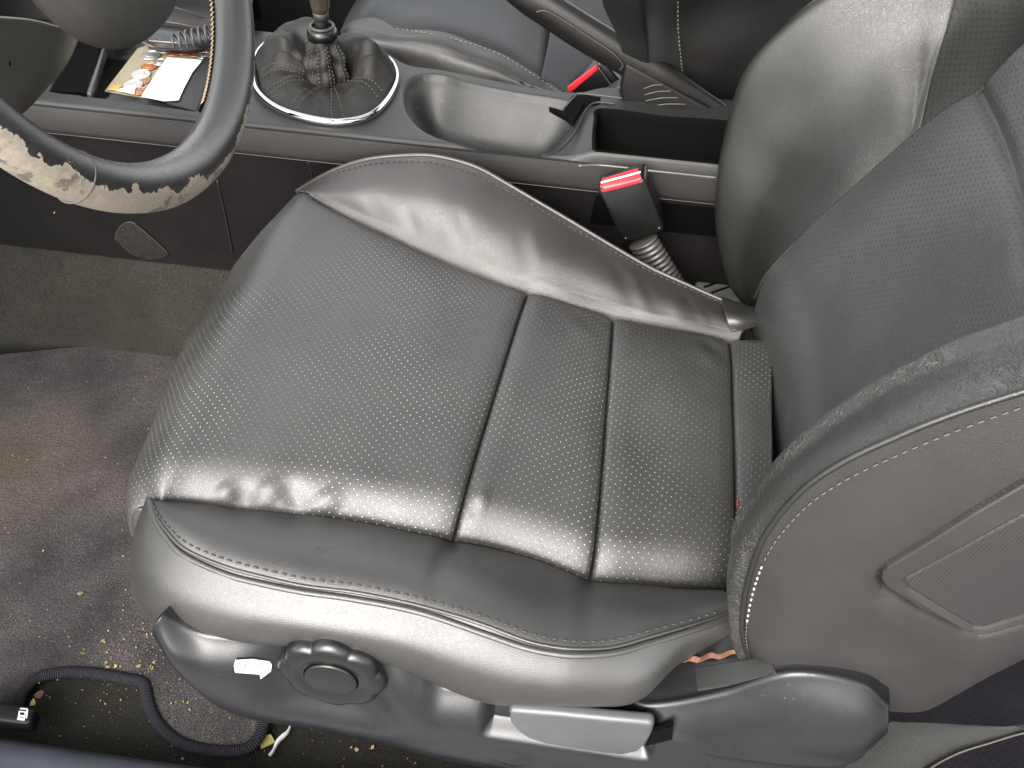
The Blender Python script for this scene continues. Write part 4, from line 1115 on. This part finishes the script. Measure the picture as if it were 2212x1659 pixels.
prism('release_button', [Py(a, b, .459) for a, b in [(1225, 187), (1284, 142), (1289, 139), (1291, 152), (1233, 200), (1226, 199)]], (.004, .008, .0), M_red, bk2, .0012)['label'] = 'red press button'
tube('edge', [Py(1292, 145, .458), Py(1340, 212, .458)], .001, M_grey, bk2, 6, 10)

# ================================================================== FLOOR, MAT, SILL
Mcar = carpet('floor_carpet', (.032, .031, .026), (.050, .048, .040))
def cgrid(name, fn, x0, x1, y0, y1, nx, ny, m, parent=None):
    X, Y = np.meshgrid(np.linspace(x0, x1, nx), np.linspace(y0, y1, ny)); Z = fn(X, Y)
    return grid(name, np.stack([X, Y, Z], 2), m, parent)
yc0 = .278
def floor_z(X, Y): return np.where(Y > yc0, np.minimum((Y-yc0)*6.5, zbot+.02), 0)-.0+.03*sm(-.272, -.285, Y)
ysamp = np.array([-.34, -.30, -.285, -.28, -.275, -.27, -.15, 0, .15, .25, .27, yc0, .285, .29, .295, .30, .304])
XX, YY = np.meshgrid(np.linspace(-1.6, 1.2, 80), ysamp)
fl = grid('carpet', np.stack([XX, YY, floor_z(XX, YY)+np.where(np.abs(YY) < .2, .0, 0)], 2), Mcar); struct(fl)
fp = cgrid('passenger_floor', lambda X, Y: X*0, -1.6, 1.2, .50, 1.15, 4, 4, Mcar); struct(fp)
# floor mat
mb = [(-120, 1560), (-40, 1545), (30, 1530), (50, 1495), (72, 1470), (100, 1458), (150, 1452), (210, 1455), (270, 1465), (305, 1473), (316, 1490), (322, 1520), (340, 1560), (375, 1595), (410, 1612), (460, 1621), (510, 1622), (540, 1612), (560, 1590), (572, 1555)]
MZ = .011
mw = cl(np.array([Pz(a, b, MZ) for a, b in mb]), 220)
mfar = cl(np.array([Pz(a, b, MZ) for a, b in [(700, 1300), (640, 1000), (520, 760), (380, 745), (250, 747), (150, 751), (60, 760), (-60, 772), (-300, 800), (-420, 1100), (-300, 1500)]]), 120)
Mmat = carpet('mat_carpet', (.050, .046, .049), (.130, .116, .116), stain=((-.56+.35, .08-.0, 0.0), (.11, .095, .06)))
fm = thing('floor_mat', (-.35, .0, 0), 'worn purplish grey carpet floor mat with rolled edge and yellow litter', 'floor mat')
prism('mat_pile', list(mw)+list(mfar), (0, 0, -.009), Mmat, fm)
Mbind = mat('binding_yarn', (.014, .014, .019), .9, .2); _n = NT(Mbind); _u = _n.n('TexCoord').outputs['UV']; _s = _n.n('SeparateXYZ'); _n.l.new(_u, _s.inputs[0])
_n.bump(_n.math('ADD', _n.math('SINE', _n.math('MULTIPLY', _s.outputs[0], 2*math.pi/.0022)), _n.math('MULTIPLY', _n.noise(_n.n('TexCoord').outputs['Object'], 900, 3), 2.)), .0007, .9)
tube('binding', mw[2:], .0045, Mbind, fm, 12, ry=1.25)
# lever with fuel symbol at the sill
fl_ = thing('fuel_flap_lever', tuple(Pz(30, 1560, .05)), 'small black lever with white fuel pump symbol beside the door sill', 'lever')
axf = (unit(Pz(70, 1545, .045)-Pz(0, 1535, .045)), None, None)
top_l = [Pz(a, b, .052) for a, b in [(-90, 1502), (62, 1524), (78, 1528), (66, 1561), (50, 1563), (-90, 1545)]]
prism('body', top_l, (0, 0, -.018), M_black, fl_, .003)
IZ = .0526
V = []; F = []
def quad(pts, z):
    b0 = len(V)
    for p in pts: V.append(Pz(p[0], p[1], z))
    F.append(tuple(range(b0, b0+len(pts))))
quad([(41, 1535), (56, 1537), (53, 1557), (37, 1555)], IZ)      # pump body
quad([(44, 1529), (60, 1530), (59, 1533), (43, 1532)], IZ)
quad([(57, 1531), (61, 1533), (58, 1552), (55.5, 1552)], IZ)     # hose
icon = mesh('fuel_symbol', V, F, mat('white_print', (.35, .35, .35), .6), fl_, smooth=False)
V = []; F = []
quad([(43.5, 1538.5), (52.5, 1539.5), (51.5, 1545), (42, 1544)], IZ+.0004)
quad([(41.5, 1548), (51, 1549), (50.7, 1550.5), (41.2, 1549.5)], IZ+.0004)
mesh('symbol_window', V, F, M_black, icon, smooth=False)
# sill
sy0 = Pz(200, 1628, .062)[1]
def sill_prof():
    return [(sy0+.012, -.01), (sy0+.010, .03), (sy0+.006, .052), (sy0-.002, .060), (sy0-.015, .063), (sy0-.06, .064), (sy0-.10, .058), (sy0-.12, .03), (sy0-.13, -.2)]
sl = along('door_sill', sill_prof(), -1.6, 1.4, plastic('sill_plastic', (.026, .029, .036), .38), None, 30, True); struct(sl)

# belt and trim behind the seat, lower right
M_web = mat('belt_webbing', (.010, .0107, .0095), .7); _n = NT(M_web); _t = _n.n('TexCoord').outputs['UV']; _s = _n.n('SeparateXYZ'); _n.l.new(_t, _s.inputs[0])
_n.bump(_n.math('MULTIPLY', _n.math('SINE', _n.math('MULTIPLY', _n.math('ADD', _s.outputs[0], _s.outputs[1]), 2*math.pi/.0024)), _n.math('SINE', _n.math('MULTIPLY', _n.math('SUBTRACT', _s.outputs[0], _s.outputs[1]), 2*math.pi/.0024))), .0004, .8)
rc = thing('seat_belt', tuple(Pz(1900, 1620, .12)), 'grey woven seat belt webbing running behind the driver seat', 'seat belt')
w0 = [Pz(1740, 1740, .11), Pz(1820, 1660, .12), Pz(1905, 1569, .13), Pz(1970, 1561, .14), Pz(2100, 1568, .15), Pz(2200, 1574, .155), Pz(2330, 1560, .16)]
w1 = [Pz(1880, 1800, .11), Pz(1960, 1700, .12), Pz(1990, 1660, .125), Pz(2060, 1622, .13), Pz(2130, 1600, .14), Pz(2200, 1578, .15), Pz(2330, 1530, .155)]
wm = [a*.5+b*.5+np.array([0, 0, .006]) for a, b in zip(w0, w1)]
WB = surf([w0, wm, w1], 120, 24)
grid('webbing', WB, M_web, rc, thick=.0015)
w2 = [p+np.array([.002, -.003, .002]) for p in w1]
w3 = [Pz(1900, 1850, .115), Pz(1975, 1730, .125), Pz(2000, 1672, .13), Pz(2065, 1632, .135), Pz(2140, 1607, .145), Pz(2215, 1585, .155), Pz(2340, 1560, .16)]
WF = surf([w2, w3], 100, 8)
grid('webbing', WF, mat('belt_edge', (.035, .031, .026), .7), rc, thick=.0015)
ringp = cl([Pz(a, b, .15) for a, b in [(1755, 1680), (1775, 1650), (1800, 1641), (1830, 1634), (1850, 1633)]], 30)
tube('anchor_ring', ringp, .0018, M_grey, rc, 8)
dk = prism('rear_carpet', [(.30, -.20, .0), (1.2, -.20, .0), (1.2, .9, .0), (.30, .9, .0)], (0, 0, .02), carpet('rear_pile', (.012, .011, .015), (.022, .020, .026)))
struct(dk)
# grey bracket at the inner seat hinge
rcv = prism('hinge_bracket', [Pz(a, b, .215) for a, b in [(1502, 612), (1510, 590), (1596, 562), (1680, 600), (1640, 640), (1560, 650)]], (0, 0, -.02), plastic('light_grey_plastic', (.05, .054, .05), .5), seat, .003)
rcv['label'] = 'light grey slotted bracket'
for k in range(2):
    prism('slot', [Pz(a, b+k*18, .2158) for a, b in [(1520, 618), (1600, 590), (1601, 593), (1521, 622)]], (0, 0, -.001), M_deep, rcv)

# ================================================================== LITTER
def blob(name, px, z, r, m, label, cat, n=7, up=.002, seed=0):
    rnd = random.Random(seed)
    P = [Pz(px[0], px[1], z)+np.array([math.cos(2*math.pi*i/n)*r*rnd.uniform(.5, 1.2), math.sin(2*math.pi*i/n)*r*rnd.uniform(.5, 1.2), rnd.uniform(0, up)]) for i in range(n)]
    o = prism(name, P, (0, 0, .0006), m); return tag(o, label, cat)
M_leafy = mat('yellow_leaf', (.24, .21, .05), .7); M_brown = mat('brown_leaf', (.075, .026, .010), .7)
blob('leaf', (575, 1601), .003, .0075, M_leafy, 'crumpled yellow leaf beside the white twig on the carpet', 'leaf', seed=2)
blob('leaf', (86, 1502), .016, .0048, M_brown, 'tiny orange brown leaf on the mat edge above the black lever', 'leaf', seed=3)
blob('leaf', (72, 1519), .014, .004, M_leafy, 'tiny yellow leaf fragment touching the mat edge by the lever', 'leaf', seed=4)
tw = [Pz(a, b, .006) for a, b in [(630, 1560), (622, 1580), (612, 1590), (600, 1602), (590, 1622), (582, 1632)]]
twig = tube('paper_twist', cl(tw, 40), np.interp(np.linspace(0, 5, 40), range(6), [.0008, .0016, .0030, .0028, .0018, .0022])*1.2, M_paper, None, 8, ry=.6)
tag(twig, 'white twisted paper scrap lying on the carpet under the seat shield', 'paper scrap')
lf = surf([[lifted(sh[:120], 1490, 1422, .006), lifted(sh[:120], 1540, 1412, .006), lifted(sh[:120], 1605, 1404, .006)], [lifted(sh[:120], 1475, 1433, .005), lifted(sh[:120], 1540, 1424, .005), lifted(sh[:120], 1608, 1411, .005)]], 30, 8)
lf[..., 2] += .002*np.sin(np.arange(30)*.6)[None]
lfo = grid('dry_leaf', lf, M_brown, None, thick=.0008); tag(lfo, 'curled brown leaf stuck between cushion and plastic shield', 'leaf')
cb_ = blob('crumb', (118, 462), 0, .001, M_leafy, 'single pale crumb on the dark side of the console', 'crumb', seed=5)
cb_.location = tuple(np.array(Py(118, 462, .2905))-np.array(Pz(118, 462, 0)))
V = []; F = []
def flake(p, r):
    n = random.choice((4, 5, 6)); b0 = len(V); a0 = random.random()*6
    tl = (random.uniform(-.6, .6), random.uniform(-.6, .6))
    for h in (0, .0005):
        for i in range(n):
            a = a0+2*math.pi*i/n; q = r*random.uniform(.5, 1.1); x, y = math.cos(a)*q, math.sin(a)*q
            V.append(np.array(p)+np.array([x, y, h+x*tl[0]+y*tl[1]+.001]))
    F.append(tuple(b0+n+i for i in range(n))); F.append(tuple(b0+i for i in range(n))[::-1])
    for i in range(n): F.append((b0+i, b0+(i+1) % n, b0+n+(i+1) % n, b0+n+i))
big_ = [(352, 1405), (365, 1410), (410, 1430), (400, 1424), (230, 1432), (233, 1442), (172, 1222+60), (405, 1420), (463, 1437), (300, 1440), (180, 1412), (222, 1385), (250, 1440), (440, 1400), (420, 1395), (370, 1390), (175, 1283), (395, 1640), (770, 1620), (805, 1615), (935, 1630)]
for p in big_:
    onmat = True
    flake(Pz(p[0], p[1], MZ if p[1] < 1600 else .002), random.uniform(.0018, .0032))
for _ in range(560):
    u = random.random()
    if u < .55: px, py = random.gauss(350, 90), random.gauss(1425, 45)
    elif u < .85: px, py = random.uniform(60, 1000), random.uniform(1480, 1659)
    else: px, py = random.uniform(0, 420), random.uniform(760, 1400)
    on = not (py > 1480 and (px < 320 or px > 560)) and py < 1600
    flake(Pz(px, py, MZ if on else .001), random.choice((.0004, .0005, .0007, .0011)))
lit = mesh('litter', V, F, mat('yellow_litter', (.19, .155, .06), .8), smooth=False)
tag(lit, 'scattered yellow and pale crumbs on mat and carpet', 'litter', kind='stuff')
V = []; F = []
for _ in range(60):
    px, py = random.uniform(860, 1240), random.uniform(170, 335)
    j, i = pick(G3, px, py)
    if GZ[j, i] < .36: 
        flake(G3[j, i]-np.array([0, 0, .0008]), random.choice((.0003, .0005, .0008)))
du = mesh('dust', V, F, mat('pale_dust', (.2, .19, .17), .9), smooth=False)
tag(du, 'pale specks of dust in the console pocket', 'dust', kind='stuff')

# ================================================================== CAR SHELL (outside the frame, shades the cabin)
Mshell = mat('headliner', (.42, .41, .38), .9)

RX0, RX1, RY0, RY1, HX0, HX1, HY0, HY1 = -.12, 1.3, -.34, 1.12, -.06, .50, .13, .86
rv = [(RX0, RY0), (RX1, RY0), (RX1, RY1), (RX0, RY1), (HX0, HY0), (HX1, HY0), (HX1, HY1), (HX0, HY1)]
unseen_roof = mesh('unseen_roof', [(x, y, 1.10) for x, y in rv], [(0, 1, 5, 4), (1, 2, 6, 5), (2, 3, 7, 6), (3, 0, 4, 7)], Mshell, smooth=False)  # unseen panel; its opening is added to light the insert, darken the far bolster
unseen_roof.modifiers.new('solid', 'SOLIDIFY').thickness = .03; struct(unseen_roof)
pdoor = box('unseen_passenger_door', (-.1, 1.14, .20), (2.6, .05, .52), M_black); struct(pdoor)  # unseen; top set low so the backrest pad reflects bright sky
dash = prism('unseen_dashboard', [(-.66, -.3, .50), (-.95, -.3, .56), (-1.5, -.3, .56), (-1.5, -.3, 0), (-1.25, -.3, 0), (-.9, -.3, .40)], (0, 1.4, 0), M_black); struct(dash)  # unseen; top lowered to brighten the same reflection in the pad
rearw = box('rear_bulkhead', (1.25, .4, .45), (.05, 1.4, .9), M_black); struct(rearw)
gd = box('ground', (0, -6, -.36), (40, 40, .02), mat('asphalt', (.16, .155, .15), .9), bw=0); struct(gd)

# ================================================================== CAMERA, LIGHT
cam = bpy.data.cameras.new('camera'); co = bpy.data.objects.new('camera', cam); COL.objects.link(co)
cam.sensor_width = 36; cam.lens = 36*FPX/2212.; cam.clip_start = .02; cam.clip_end = 200
from mathutils import Matrix
right, down, fwd = M[0], M[1], M[2]
co.matrix_world = Matrix(((right[0], -down[0], -fwd[0], CAM[0]), (right[1], -down[1], -fwd[1], CAM[1]), (right[2], -down[2], -fwd[2], CAM[2]), (0, 0, 0, 1)))
S.camera = co
wd = bpy.data.worlds.new('World'); S.world = wd; wd.use_nodes = True; t = wd.node_tree
bg = t.nodes['Background']; sky = t.nodes.new('ShaderNodeTexSky'); sky.sky_type = 'NISHITA'; sky.sun_disc = False
sky.sun_elevation = R(37); sky.sun_rotation = R(194); sky.air_density = 1.2; sky.dust_density = 3
hs = t.nodes.new('ShaderNodeHueSaturation'); hs.inputs['Saturation'].default_value = .12
t.links.new(sky.outputs[0], hs.inputs['Color']); t.links.new(hs.outputs[0], bg.inputs['Color']); bg.inputs['Strength'].default_value = .15; sky.altitude = 200
sun = bpy.data.lights.new('sun', 'SUN'); so = bpy.data.objects.new('sun', sun); COL.objects.link(so)
sun.energy = 1.7; sun.angle = R(44); sun.color = (1, .91, .83)
sd = Vector((-.25, -.80, .64)).normalized()   # direction towards the sun
so.rotation_euler = sd.to_track_quat('Z', 'Y').to_euler()
S.view_settings.view_transform = 'Standard'; S.view_settings.look = 'None'; S.view_settings.gamma = 1; S.view_settings.exposure = 2.2
S.render.resolution_x = 1024; S.render.resolution_y = 768
try:
    S.cycles.use_denoising = True
except Exception: pass
